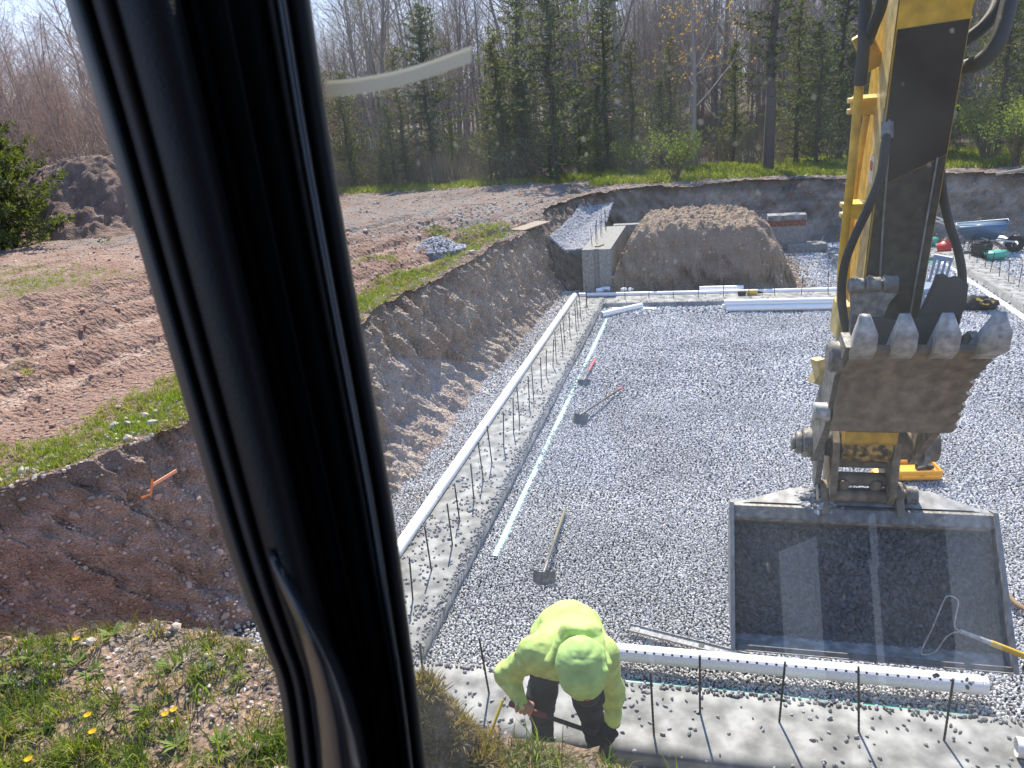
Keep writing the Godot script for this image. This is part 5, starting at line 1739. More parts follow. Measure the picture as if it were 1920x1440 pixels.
# ---------------------------------------------------------------- the worker
# bones: [a, b, radius a, radius b, colour]; meshed as one smooth skin by surface nets
func skin(bones: Array, cell: float, blend: float, wrinkle: float) -> ArrayMesh:
	var lo := Vector3.ONE * 1e9
	var hi := Vector3.ONE * -1e9
	for b in bones:
		var r: float = maxf(b[2], b[3]) + blend * 2.0 + cell * 2.0
		lo = lo.min((b[0] as Vector3).min(b[1]) - Vector3.ONE * r)
		hi = hi.max((b[0] as Vector3).max(b[1]) + Vector3.ONE * r)
	var nx := int((hi.x - lo.x) / cell) + 2
	var ny := int((hi.y - lo.y) / cell) + 2
	var nz := int((hi.z - lo.z) / cell) + 2
	var sum := PackedFloat32Array(); sum.resize(nx * ny * nz)
	var best := PackedFloat32Array(); best.resize(nx * ny * nz); best.fill(1e9)
	var who := PackedByteArray(); who.resize(nx * ny * nz)
	for bi in bones.size():
		var a: Vector3 = bones[bi][0]
		var b: Vector3 = bones[bi][1]
		var ra: float = bones[bi][2]
		var rb: float = bones[bi][3]
		var reach := maxf(ra, rb) + blend * 2.0 + cell * 1.5
		var ab := b - a
		var l2 := maxf(ab.length_squared(), 1e-9)
		var i0 := Vector3i(((a.min(b) - Vector3.ONE * reach - lo) / cell).max(Vector3.ZERO))
		var i1 := Vector3i((a.max(b) + Vector3.ONE * reach - lo) / cell) + Vector3i.ONE
		for z in range(i0.z, mini(i1.z, nz)):
			for y in range(i0.y, mini(i1.y, ny)):
				for x in range(i0.x, mini(i1.x, nx)):
					var p := lo + Vector3(x, y, z) * cell
					var t := clampf((p - a).dot(ab) / l2, 0.0, 1.0)
					var d := (p - a - ab * t).length() - lerpf(ra, rb, t)
					if d > blend * 2.0 + cell: continue
					var id := x + nx * (y + ny * z)
					sum[id] += exp(-d / blend)
					if d < best[id]:
						best[id] = d; who[id] = bi
	# turn sums into distances
	var cells := {}
	var v := PackedVector3Array()
	var col := PackedColorArray()
	var val := PackedFloat32Array(); val.resize(nx * ny * nz)
	for id in sum.size():
		val[id] = 0.1 if sum[id] <= 0.0 else -blend * log(sum[id])
	if wrinkle > 0.0:
		for z in nz:
			for y in ny:
				for x in nx:
					var id := x + nx * (y + ny * z)
					if absf(val[id]) < 0.04:
						var p := lo + Vector3(x, y, z) * cell
						val[id] += wrinkle * (n_fine.get_noise_3d(p.x * 1.0, p.y * 2.4, p.z * 1.0) + 1.5 * n_ridge.get_noise_3d(p.x * 6.0, p.y * 9.0, p.z * 5.0))
	var off := [0, 1, nx, nx + 1, nx * ny, nx * ny + 1, nx * ny + nx, nx * ny + nx + 1]
	var edges := [[0, 1], [2, 3], [4, 5], [6, 7], [0, 2], [1, 3], [4, 6], [5, 7], [0, 4], [1, 5], [2, 6], [3, 7]]
	for z in nz - 1:
		for y in ny - 1:
			for x in nx - 1:
				var id := x + nx * (y + ny * z)
				if val[id] >= 0.09: continue
				var neg := 0
				for k in 8:
					if val[id + off[k]] < 0.0: neg += 1
				if neg == 0 or neg == 8: continue
				var p := Vector3.ZERO
				var cnt := 0
				for e in edges:
					var a := val[id + off[e[0]]]
					var b := val[id + off[e[1]]]
					if (a < 0.0) != (b < 0.0):
						var t := a / (a - b)
						var pa := Vector3(e[0] & 1, (e[0] >> 1) & 1, e[0] >> 2)
						var pb := Vector3(e[1] & 1, (e[1] >> 1) & 1, e[1] >> 2)
						p += pa.lerp(pb, t); cnt += 1
				cells[id] = v.size()
				v.append(lo + (Vector3(x, y, z) + p / cnt) * cell)
				var c: Color = bones[who[id]][4]
				col.append(c)
	var idx := PackedInt32Array()
	var sx := 1; var sy := nx; var sz := nx * ny
	for id in cells:
		for ax in 3:
			var st: int = [sx, sy, sz][ax]
			var u: int = [sy, sz, sx][ax]
			var w: int = [sz, sx, sy][ax]
			if id + st >= val.size(): continue
			var a := val[id]
			var b := val[id + st]
			if (a < 0.0) == (b < 0.0): continue
			if not (cells.has(id - u) and cells.has(id - w) and cells.has(id - u - w)): continue
			var q := [cells[id], cells[id - u], cells[id - u - w], cells[id - w]]
			if a < 0.0: idx.append_array([q[0], q[1], q[2], q[0], q[2], q[3]])
			else: idx.append_array([q[0], q[2], q[1], q[0], q[3], q[2]])
	var nor := PackedVector3Array()
	nor.resize(v.size())
	for k in range(0, idx.size(), 3):
		var fn := (v[idx[k + 2]] - v[idx[k]]).cross(v[idx[k + 1]] - v[idx[k]])
		for j in 3: nor[idx[k + j]] += fn
	for k in nor.size(): nor[k] = nor[k].normalized()
	var arr := []
	arr.resize(Mesh.ARRAY_MAX)
	arr[Mesh.ARRAY_VERTEX] = v
	arr[Mesh.ARRAY_NORMAL] = nor
	arr[Mesh.ARRAY_COLOR] = col
	arr[Mesh.ARRAY_INDEX] = idx
	var m := ArrayMesh.new()
	m.add_surface_from_arrays(Mesh.PRIMITIVE_TRIANGLES, arr)
	return m

func make_worker() -> void:
	var lime := Color(0.56, 0.74, 0.22)
	var black := Color(0.022, 0.022, 0.024)
	var flesh := Color(0.50, 0.26, 0.17)
	var boot := Color(0.10, 0.065, 0.04)
	var hip := Vector3(-0.755, 0.76, -3.60)
	var lum := on_z(1068, 1188, -3.46)
	var chest := on_z(1072, 1226, -3.18)
	var neck := on_z(1084, 1238, -3.05)
	var head := on_z(1090, 1246, -2.93)
	var sl := on_z(1006, 1224, -3.16); var sr := on_z(1128, 1230, -3.10)
	var el := on_z(950, 1262, -3.20); var er := on_z(1148, 1294, -3.16)
	var hl := on_z(982, 1330, -3.08); var hr := on_z(1150, 1358, -3.10)
	var kl := on_z(1014, 1312, -3.42); var kr := on_z(1102, 1312, -3.40)
	var al := Vector3(-0.91, 0.08, -3.45); var ar := Vector3(-0.575, 0.09, -3.44)
	var jl := hip + Vector3(-0.10, -0.02, 0.03); var jr := hip + Vector3(0.10, -0.02, 0.03)
	print("worker ", hip, lum, chest, head, el, hl, er, hr, kl, kr)
	var side := (sr - sl).normalized()
	var b := [
		[jl, jr, 0.12, 0.12, black],
		[hip + Vector3(-0.05, 0.05, 0.02), lum, 0.15, 0.165, lime], [hip + Vector3(0.06, 0.05, 0.02), lum, 0.15, 0.165, lime],
		[lum - side * 0.05, chest - side * 0.09, 0.135, 0.135, lime], [lum + side * 0.05, chest + side * 0.09, 0.135, 0.135, lime],
		[sl, sr, 0.085, 0.085, lime], [chest, neck, 0.12, 0.065, lime],
		[neck, head, 0.06, 0.075, flesh],
		[sl, el, 0.078, 0.060, lime], [el, el.lerp(hl, 0.86), 0.058, 0.045, lime],
		[sr, er, 0.078, 0.060, lime], [er, er.lerp(hr, 0.88), 0.058, 0.045, lime],
		[jl, kl, 0.105, 0.078, black], [kl, al, 0.076, 0.062, black],
		[jr, kr, 0.105, 0.078, black], [kr, ar, 0.076, 0.062, black],
		[al + Vector3(0, -0.02, -0.05), al + Vector3(-0.02, -0.025, 0.13), 0.05, 0.045, boot],
		[ar + Vector3(0, -0.03, -0.05), ar + Vector3(0.02, -0.035, 0.13), 0.05, 0.045, boot],
	]
	var who := thing("person", "worker in lime green hooded sweatshirt and black trousers bending over a red handled bar", "person")
	var cloth := mat("cloth", Color(1, 1, 1), 0.9, 0.0, grey_texture("stain", 512, 0.012, 6, 0.80, 1.0, 61, 1.6), 1.6, 0.0, null, true)
	obj("body", skin(b, 0.010, 0.020, 0.0058), cloth, who)
	# hood over a cap, pulled forward over a bowed head
	var brim := on_z(1130, 1262, -2.88)
	var green := Color(0.47, 0.71, 0.22)  # lime of the sweatshirt with shade put into the hood colour
	var hood := [[neck.lerp(head, 0.45) + Vector3(0.0, 0.02, 0.0), head + Vector3(0, 0.015, 0.0), 0.108, 0.122, green], [head, head + Vector3(0.01, -0.035, 0.035), 0.120, 0.112, green], [head + Vector3(0.03, -0.01, 0.03), brim, 0.085, 0.03, green],
		[neck - side * 0.15 + Vector3(0, 0.0, 0.02), neck - side * 0.08 + Vector3(0, 0.10, -0.10), 0.030, 0.032, lime], [neck - side * 0.08 + Vector3(0, 0.10, -0.10), neck + side * 0.08 + Vector3(0, 0.10, -0.10), 0.032, 0.032, lime], [neck + side * 0.15 + Vector3(0, 0.0, 0.02), neck + side * 0.08 + Vector3(0, 0.10, -0.10), 0.030, 0.032, lime]]
	obj("hood", skin(hood, 0.007, 0.007, 0.004), cloth, who)
	# face under the brim: dark beard and scarf with a nose
	var face := [[head + Vector3(0.02, -0.07, 0.05), head + Vector3(0.03, -0.12, 0.06), 0.07, 0.055, Color(0.03, 0.026, 0.024)], [head + Vector3(0.03, -0.075, 0.09), head + Vector3(0.04, -0.085, 0.112), 0.04, 0.014, flesh], [head + Vector3(0.05, -0.13, 0.0), head + Vector3(0.07, -0.17, 0.02), 0.05, 0.04, Color(0.025, 0.025, 0.025)]]
	obj("face", skin(face, 0.008, 0.010, 0.0), cloth, who)
	# hands
	var bar0 := hl + Vector3(-0.03, 0.015, 0.0)
	var bar1 := on_z(1114, 1374, -3.12)
	grip(who, hl, bar0, bar1, el, 0.016, flesh, cloth)
	grip(who, hr, hr + Vector3(-0.02, -0.05, 0.04), hr + Vector3(0.06, -0.10, 0.06), er, 0.022, Color(0.03, 0.03, 0.03), cloth)
	# pry bar with a red grip
	var bar := thing("pry_bar", "red handled black pry bar in the hand of the bending worker", "pry bar")
	var dirn := (bar1 - bar0).normalized()
	var s := Shape.new()
	s.tube([bar0 - dirn * 0.05, bar0 - dirn * 0.045, bar0 + dirn * 0.15, bar0 + dirn * 0.16], [0.010, 0.016, 0.015, 0.010], 12)
	obj("handle", s.done(), mat("red_grip", Color(0.13, 0.03, 0.026), 0.6), bar)
	s = Shape.new()
	s.tube([bar0 + dirn * 0.15, bar1, bar1 + dirn * 0.05 + Vector3(0, -0.02, 0)], [0.012, 0.012, 0.008], 10)
	obj("shaft", s.done(), mats.rubber, bar)

func grip(who: Node3D, palm: Vector3, a: Vector3, c: Vector3, elbow: Vector3, rad: float, tone: Color, m: Material) -> void:
	# fingers side by side along the bar, each a chain curled round it
	var ax := (c - a).normalized()
	var on := a + ax * (palm - a).dot(ax)
	var out := (elbow - on); out = (out - ax * out.dot(ax)).normalized()
	var up := ax.cross(out)
	var wrist := palm + (elbow - palm).normalized() * 0.07
	var bones := [[wrist, palm + out * 0.012, 0.028, 0.03, tone], [on - ax * 0.03 + out * (rad + 0.014), on + ax * 0.032 + out * (rad + 0.014), 0.017, 0.017, tone]]
	for k in 4:
		var o := on + ax * (-0.034 + 0.0225 * k)
		var r := rad + 0.009
		var len_: float = [0.9, 1.0, 0.96, 0.8][k]
		var prev := o + (out * cos(0.2) + up * sin(0.2)) * (r + 0.004)
		for j in 3:
			var ang: float = 0.2 + (j + 1) * 1.15 * len_
			var q := o + (out * cos(ang) + up * sin(ang)) * r
			bones.append([prev, q, 0.0098 - 0.0008 * j, 0.0092 - 0.0008 * j, tone])
			prev = q
	var t0 := on - ax * 0.045 + out * (rad + 0.01)
	var t1 := on - ax * 0.035 - up * (rad + 0.013)
	bones.append([t0, t1, 0.013, 0.0105, tone])
	bones.append([t1, t1 + ax * 0.03 - out * 0.012, 0.0105, 0.009, tone])
	obj("hand", skin(bones, 0.004, 0.0035, 0.0), m, who)

# ---------------------------------------------------------------- tools and materials lying about
func placer(label: String, head: Vector3, end: Vector3, grip_len: float, grip: Material, blade_w: float, lift: float) -> void:
	# long handled rake with a curved steel blade; the handle's end lies on the stone, the blade stands on its edge
	var o := thing("concrete_rake", label, "rake")
	var h := head + Vector3(0, lift, 0)
	var e := end + Vector3(0, 0.02, 0)
	var d := (e - h).normalized()
	var s := Shape.new()
	s.tube([h + d * 0.10, e - d * grip_len], [0.014, 0.0145], 10)
	obj("handle", s.done(), mats.wood if grip == mats.wood else mat("grey_handle", Color(0.17, 0.155, 0.14), 0.7, 0.0, texs.grain, 5.0), o)
	s = Shape.new()
	s.tube([e - d * grip_len, e - d * 0.006, e], [0.0155, 0.0155, 0.011], 10)
	obj("grip", s.done(), grip, o)
	s = Shape.new()
	s.tube([h - d * 0.005, h + d * 0.03, h + d * 0.16], [0.010, 0.015, 0.019], 10)
	obj("socket", s.done(), mats.steel, o)
	# blade: dished plate hanging from the socket
	var flat_d := Vector3(d.x, 0, d.z).normalized()
	var side := flat_d.cross(Vector3.UP)
	var pts := PackedVector3Array()
	var n := 9
	var hh := lift + 0.015
	for layer in 2:
		for r in 6:
			for c in n:
				var u := lerpf(-1.0, 1.0, float(c) / (n - 1))
				var w := r / 5.0
				var half := blade_w * 0.5 * (1.0 - 0.25 * pow(absf(u), 6.0) * 0.0)
				var p := h + side * (u * half) + Vector3(0, 0.012 - hh * w, 0) - flat_d * (0.02 + 0.05 * w - 0.045 * u * u)
				if absf(u) > 0.9: p.y -= 0.01 * (1.0 - w)
				pts.append(p + flat_d * (0.003 if layer == 0 else 0.0))
	var a := sheet(pts.slice(0, 6 * n), n)
	obj("blade", a, mats.steel, o)

func make_site_things() -> void:
	var pink := mat("pink_grip", Color(0.55, 0.10, 0.13), 0.55)
	placer("concrete rake with olive wooden handle, blade up beside the half buried pipe", on_y(1021, 1088, 0.0), on_y(1060, 957, 0.03), 0.62, mat("olive_grip", Color(0.17, 0.16, 0.11), 0.6), 0.19, 0.075)
	placer("concrete rake with long grey handle and short red end", on_y(1089, 792, 0.0), on_y(1166, 729, 0.04), 0.10, pink, 0.20, 0.10)
	placer("concrete rake with pink handle lying close to the half buried pipe", on_y(1095, 722, 0.0), on_y(1116, 676, 0.04), 0.55, pink, 0.19, 0.07)
	# spirit level
	var a := on_y(1180, 1176, 0.05)
	var b := on_y(1464, 1248, 0.05)
	var lv := thing("spirit_level", "grey metal spirit level lying on stone beside the perforated pipe", "level", (a + b) * 0.5)
	var d := (b - a).normalized()
	var side := d.cross(Vector3.UP).normalized()
	var tb := Basis(d, Vector3.UP, side) * Basis.from_euler(Vector3(-1.15, 0, 0))
	var len_ := (b - a).length()
	var s := Shape.new()
	s.box(Vector3.ZERO, Vector3(len_, 0.056, 0.006), tb)
	for y in [-0.026, 0.026]: s.box(tb * Vector3(0, y, 0), Vector3(len_, 0.007, 0.024), tb, 0.002)
	obj("beam", s.done(), mats.bright_steel, lv)
	for x in [-0.42, 0.0, 0.40]:
		s = Shape.new()
		s.lathe([Vector2(0, 0.006), Vector2(0.017, 0.006), Vector2(0.020, 0.004), Vector2(0.020, -0.006)], tb * Vector3(x * len_ * 1.05, 0.0, 0.0), tb * Basis.from_euler(Vector3(PI / 2, 0, 0)), 16)
		obj("vial_window", s.done(), mats.vial_cover if x == 0.0 else mat("vial", Color(0.5, 0.5, 0.45), 0.3), lv)
	for x in [-0.5, 0.5]:
		s = Shape.new()
		s.box(tb * Vector3(x * len_, 0, 0), Vector3(0.012, 0.062, 0.028), tb, 0.004)
		obj("end_cap", s.done(), mats.grey_paint, lv)
	# open yellow tool case
	var cp := on_y(1716, 893, 0.0)
	var cs := thing("tool_case", "open yellow plastic tool case on the stone behind the excavator coupler", "tool case", cp)
	cs.rotation.y = 0.12
	var yel := mat("case_yellow", Color(0.80, 0.37, 0.02), 0.4)
	s = Shape.new()
	s.box(Vector3(0, 0.045, 0), Vector3(0.40, 0.07, 0.27), Basis(), 0.025)
	obj("tray", s.done(), yel, cs)
	s = Shape.new()
	for k in [[0.0, 0.125, 0.40, 0.022], [0.0, -0.125, 0.40, 0.022]]: s.box(Vector3(k[0], 0.095, k[1]), Vector3(k[2], 0.045, k[3]), Basis(), 0.008)
	for x in [-0.19, 0.19]: s.box(Vector3(x, 0.095, 0), Vector3(0.022, 0.043, 0.23), Basis(), 0.008)
	obj("rim", s.done(), yel, cs)
	s = Shape.new()
	s.box(Vector3(-0.31, 0.035, 0.02), Vector3(0.17, 0.05, 0.26), Basis.from_euler(Vector3(0, 0, 0.25)), 0.02)
	obj("lid", s.done(), yel, cs)
	s = Shape.new()
	s.tube([Vector3(0.0, 0.10, -0.03), Vector3(0.10, 0.105, 0.0), Vector3(0.15, 0.11, 0.03)], [0.035, 0.03, 0.02], 8)
	s.box(Vector3(0.03, 0.11, 0.05), Vector3(0.11, 0.04, 0.05), Basis.from_euler(Vector3(0, 0.5, 0)), 0.01)
	obj("tool", s.done(), mats.rubber, cs)
	# fuel can
	var gp := on_y(1770, 474, 0.0)
	var gc := thing("fuel_can", "small red plastic fuel can with a pale spout cap", "fuel can", gp)
	gc.rotation.y = -0.3
	s = Shape.new()
	var hp := PackedVector3Array()
	for q in [[0.14, 0.0, 0.10], [0.145, 0.19, 0.105], [0.035, 0.27, 0.04]]:
		for sx in [-1, 1]:
			for sz in [-1, 1]: hp.append(Vector3(q[0] * sx, q[1], q[2] * sz))
	s.hull(hp, Vector3(0, 0.1, 0))
	var redp := mat("can_red", Color(0.50, 0.03, 0.025), 0.45)
	obj("body", s.done(), redp, gc)
	s = Shape.new()
	s.lathe([Vector2(0.03, 0.26), Vector2(0.03, 0.30), Vector2(0.012, 0.33), Vector2(0.012, 0.36), Vector2(0, 0.36)], Vector3.ZERO, Basis(), 12)
	obj("spout", s.done(), mat("can_cap", Color(0.55, 0.42, 0.30), 0.6), gc)
	s = Shape.new()
	s.tube([Vector3(-0.09, 0.23, 0), Vector3(-0.07, 0.29, 0), Vector3(0.05, 0.31, 0), Vector3(0.09, 0.235, 0)], [0.012], 8)
	obj("handle", s.done(), redp, gc)
	# wheelbarrow
	var wp := on_y(1838, 472, 0.0)
	var wb := thing("wheelbarrow", "blue wheelbarrow with pale handles standing on the stone by the far bank", "wheelbarrow", wp)
	wb.rotation.y = -0.25
	var blue := mat("barrow_blue", Color(0.075, 0.15, 0.25), 0.4)
	s = Shape.new()
	hp = PackedVector3Array()
	for q in [[0.30, 0.30, 0.20], [0.52, 0.62, 0.32]]:
		for sx in [-1, 1]:
			for sz in [-1, 1]: hp.append(Vector3(q[0] * sx - (0.05 if sx > 0 else 0.0), q[1] + (0.04 * sx if q[1] > 0.5 else 0.0), q[2] * sz))
	s.hull(hp, Vector3(0, 0.5, 0))
	obj("tray", s.done(), blue, wb)
	s = Shape.new()
	s.tube([Vector3(-0.52, 0.59, -0.32), Vector3(0.47, 0.67, -0.32), Vector3(0.47, 0.67, 0.32), Vector3(-0.52, 0.59, 0.32), Vector3(-0.52, 0.59, -0.32)], [0.016], 8)
	obj("tray_rim", s.done(), mat("barrow_rim", Color(0.45, 0.52, 0.60), 0.4), wb)
	for z in [-0.24, 0.24]:
		s = Shape.new()
		s.tube([Vector3(0.62, 0.24, z * 0.35), Vector3(0.1, 0.30, z * 0.8), Vector3(-0.95, 0.74, z * 1.2)], [0.02], 8)
		obj("handle", s.done(), mat("pale_pole", Color(0.55, 0.55, 0.52), 0.6), wb)
		s = Shape.new()
		s.tube([Vector3(-0.15, 0.40, z), Vector3(-0.25, 0.0, z), Vector3(-0.05, 0.0, z), Vector3(0.15, 0.33, z)], [0.014], 6)
		obj("leg", s.done(), mats.rubber, wb)
	s = Shape.new()
	s.lathe([Vector2(0.06, -0.035), Vector2(0.17, -0.04), Vector2(0.19, 0.0), Vector2(0.17, 0.04), Vector2(0.06, 0.035)], Vector3(0.64, 0.19, 0), Basis.from_euler(Vector3(PI / 2, 0, 0)), 22)
	obj("wheel", s.done(), mats.rubber, wb)
	# long pale poles leaning across the barrow
	s = Shape.new()
	var q0 := on_z(1762, 414, -18.95)
	s.tube([q0, on_z(1866, 447, -18.9)], [0.022], 8)
	tag(obj("pole", s.done(), mats.bright_steel), "pale metal pole laid slantwise across the blue wheelbarrow", "pole")
	s = Shape.new()
	s.tube([on_z(1800, 438, -19.25), on_z(1882, 440, -19.1)], [0.018], 8)
	tag(obj("pole", s.done(), mats.wood), "thin wooden pole laid level across the blue wheelbarrow", "pole")
	# green tubs and dark buckets
	for k in [[1864, 486, 0.20, "green plastic tub with sloping front beside the far footing corner"], [1738, 460, 0.18, "green plastic tub at the foot of the far bank"]]:
		var p := on_y(k[0], k[1], 0.02)
		s = Shape.new()
		hp = PackedVector3Array()
		for q in [[0.20, 0.0, 0.12, 0.0], [0.30, 0.15, 0.16, 0.0], [0.20, 0.17, 0.14, 0.1]]:
			for sx in [-1, 1]:
				for sz in [-1, 1]: hp.append(Vector3(q[0] * sx * k[2] / 0.3 + q[3], q[1], q[2] * sz))
		s.hull(hp, Vector3(0, 0.1, 0))
		var o := obj("plastic_tub", s.done(), mats.pvc_green)
		o.position = p
		tag(o, k[3], "tub")
	for k in [[1845, 482, "black bucket standing beneath the blue wheelbarrow tray"], [1832, 486, "black bucket with wire handle beside the footing rebar"]]:
		var o := thing("bucket", k[2], "bucket", on_y(k[0], k[1], 0.0))
		s = Shape.new()
		s.lathe([Vector2(0, 0.0), Vector2(0.12, 0.0), Vector2(0.145, 0.30), Vector2(0.15, 0.31), Vector2(0.135, 0.31), Vector2(0.112, 0.02), Vector2(0, 0.02)], Vector3.ZERO, Basis(), 20)
		obj("pail", s.done(), mats.rubber, o)
		s = Shape.new()
		s.tube([Vector3(-0.145, 0.28, 0), Vector3(-0.10, 0.20, 0.13), Vector3(0.10, 0.20, 0.13), Vector3(0.145, 0.28, 0)], [0.004], 5)
		obj("bail", s.done(), mats.steel, o)
	for k in 5:
		var p := on_y(1898 + k * 14, 466, 0.06) + Vector3(0, 0.10 if k > 2 else 0.0, 0)
		if k > 2: p.x -= 0.55
		perforated(p, p + Vector3(0.12, 0, -1.6), 0.055, "white pipe in the stack whose round ends show by the far bank", Vector3.ZERO, 0)
		(get_child(get_child_count() - 1)).set_meta("group", "stacked pipes by the far bank")
	# blue-grey chair lying on its back
	var chp := on_y(1738, 583, 0.0)
	var ch := thing("plastic_chair", "blue grey plastic chair tipped over behind the excavator arm", "chair", chp)
	ch.rotation = Vector3(0, 0.5, 0)
	var cb := mat("chair_blue", Color(0.16, 0.21, 0.30), 0.5)
	s = Shape.new()
	s.box(Vector3(-0.1, 0.40, 0), Vector3(0.46, 0.10, 0.44), Basis.from_euler(Vector3(0, 0, 0.05)), 0.03)
	obj("seat", s.done(), cb, ch)
	s = Shape.new()
	for k in 4: s.box(Vector3(0.18, 0.66, -0.165 + 0.11 * k), Vector3(0.03, 0.42, 0.05), Basis.from_euler(Vector3(0, 0, -0.2)), 0.01)
	s.box(Vector3(0.225, 0.88, 0), Vector3(0.035, 0.08, 0.42), Basis.from_euler(Vector3(0, 0, -0.2)), 0.015)
	obj("backrest", s.done(), cb, ch)
	for x in [-0.3, 0.1]:
		for z in [-0.2, 0.2]:
			s = Shape.new()
			s.tube([Vector3(x, 0.37, z), Vector3(x * 1.1, 0.0, z * 1.1)], [0.025, 0.02], 8)
			obj("leg", s.done(), cb, ch)
	# tool bag: slumped canvas with tools poking out
	var bp := on_y(1832, 580, 0.0)
	var bag := thing("tool_bag", "slumped black canvas tool bag with yellow handled tools inside", "bag", bp)
	var lump := []
	var rr := RandomNumberGenerator.new()
	rr.seed = 8
	var dk := Color(0.045, 0.042, 0.038)
	lump.append([Vector3(-0.22, 0.07, 0), Vector3(0.22, 0.07, 0), 0.09, 0.09, dk])
	lump.append([Vector3(-0.10, 0.13, -0.05), Vector3(0.10, 0.14, -0.04), 0.10, 0.09, dk])
	for k in 7: lump.append([Vector3(rr.randfn(0, 0.15), 0.1 + rr.randf() * 0.1, rr.randfn(0, 0.07)), Vector3(rr.randfn(0, 0.15), 0.08, rr.randfn(0, 0.08)), 0.05, 0.05, dk])
	obj("canvas", skin(lump, 0.016, 0.012, 0.016), mats.cloth, bag)
	var ty := mat("tool_yellow", Color(0.55, 0.38, 0.05), 0.5)
	for k in [[Vector3(-0.06, 0.2, 0.09), Vector3(0.03, 0.17, 0.13)], [Vector3(0.10, 0.17, 0.11), Vector3(0.20, 0.14, 0.12)], [Vector3(0.02, 0.13, 0.13), Vector3(0.12, 0.12, 0.15)]]:
		s = Shape.new()
		s.tube([k[0], k[1]], [0.022, 0.016], 8)
		obj("tool_handle", s.done(), ty, bag)
	# cordless drill on the far footing
	var dp := on_y(1405, 553, 0.08)
	var dr := thing("cordless_drill", "yellow and black cordless tool lying on the footing before the mound", "drill", dp)
	s = Shape.new()
	s.tube([Vector3(-0.05, 0.05, 0), Vector3(0.13, 0.05, 0), Vector3(0.15, 0.05, 0)], [0.045, 0.045, 0.03], 12)
	obj("motor_body", s.done(), ty, dr)
	s = Shape.new()
	s.tube([Vector3(0.15, 0.05, 0), Vector3(0.24, 0.045, 0)], [0.03, 0.02], 10)
	obj("chuck", s.done(), mats.rubber, dr)
	s = Shape.new()
	s.box(Vector3(-0.14, 0.045, 0.02), Vector3(0.15, 0.08, 0.09), Basis(), 0.015)
	obj("battery", s.done(), mats.rubber, dr)
	# plank on the rim
	var p0 := on_y(982, 423, 1.56); var p1 := on_y(1031, 407, 1.56)
	s = Shape.new()
	s.box(Vector3.ZERO, Vector3(0.34, 0.022, (p1 - p0).length()), Basis(), 0.004)
	var pl := obj("plywood_offcut", s.done(), mat("ply", Color(0.40, 0.32, 0.24), 0.85, 0.0, texs.grain, 3.0))
	pl.position = (p0 + p1) * 0.5 + Vector3(-0.15, 0.0, 0)
	pl.position.y = gh(pl.position.x, pl.position.z) + 0.075
	pl.rotation = Vector3(0, atan2(p1.x - p0.x, p1.z - p0.z), 0.03)
	tag(pl, "pale plywood offcut lying on the rim of the pit", "plywood")
	# white scraps near the foot of the mound
	for k in [[1166, 553, "white plastic scrap lying at the foot of the foundation wall"], [1182, 548, "split white pipe offcut lying at the foot of the mound"]]:
		var q := on_y(k[0], k[1], 0.12)
		s = Shape.new()
		s.tube([Vector3(-0.06, 0.02, 0), Vector3(0.0, 0.04, 0.01), Vector3(0.07, 0.05, 0)], [0.03, 0.04, 0.03], 9)
		var o := obj("plastic_scrap", s.done(), mats.pvc)
		o.position = Vector3(q.x, 0.11, -15.5)
		o.rotation.y = k[0] * 0.7
		tag(o, k[2], "plastic scrap")
	# orange marker bent over on the cut face
	var m0 := on_x(283, 927, -3.62); var m1 := on_x(286, 898, -3.62); var m2 := on_x(332, 893, -3.60)
	var mk := thing("survey_marker", "orange painted survey marker stuck in the cut bank", "marker")
	var orange := mat("marker_orange", Color(0.80, 0.20, 0.05), 0.6)
	s = Shape.new()
	s.tube([m0 + Vector3(-0.08, -0.03, 0), m0, m1], [0.008], 6)
	obj("stake", s.done(), orange, mk)
	s = Shape.new()
	s.box((m1 + m2) * 0.5, Vector3(0.006, 0.022, (m2 - m1).length()), Basis(Vector3(0, 1, 0), atan2((m2 - m1).x, (m2 - m1).z)))
	obj("ribbon", s.done(), mat("ribbon_orange", Color(0.85, 0.33, 0.18), 0.6), mk)
	# yellow reflection streak built as a leaning rod at the near lip
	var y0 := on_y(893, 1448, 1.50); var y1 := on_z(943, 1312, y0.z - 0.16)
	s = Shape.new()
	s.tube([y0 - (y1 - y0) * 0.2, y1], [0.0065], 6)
	tag(obj("stake", s.done(), mat("reflection_yellow", Color(0.55, 0.40, 0.04), 0.6)), "thin yellow reflection streak built as a rod beside the lump of turf", "stake")
	# hoop ended tool with a yellow shaft leaning on the bucket
	var hz := -2.98
	var tool := thing("hoop_hoe", "yellow shafted hoe with a bare wire hoop held over the bucket mouth", "hoe")
	var loop := []
	for k in [[1801, 1184], [1790, 1175], [1793, 1150], [1797, 1130], [1790, 1120], [1776, 1118], [1768, 1130], [1748, 1178], [1727, 1222], [1740, 1227], [1756, 1220], [1772, 1197], [1786, 1187], [1801, 1184]]: loop.append(on_z(k[0], k[1], hz))
	s = Shape.new()
	s.tube(smooth_path(loop, 3), [0.0028], 6)
	obj("hoop", s.done(), mats.bright_steel, tool)
	var h0 := on_z(1800, 1183, hz); var h1 := on_z(1862, 1207, hz); var hd := (h1 - h0).normalized()
	s = Shape.new()
	s.tube([h0, h1], [0.0085, 0.0105], 10)
	obj("ferrule", s.done(), mats.bright_steel, tool)
	s = Shape.new()
	s.tube([h1 - hd * 0.01, h1 + hd * 1.1], [0.0125, 0.0125], 10)
	obj("shaft", s.done(), mat("shaft_yellow", Color(0.68, 0.42, 0.03), 0.5), tool)
	# wooden handle lying on the stone at the right
	s = Shape.new()
	s.tube([on_y(1886, 1112, 0.04), on_y(1905, 1132, 0.05), on_y(1960, 1165, 0.04)], [0.02], 8)
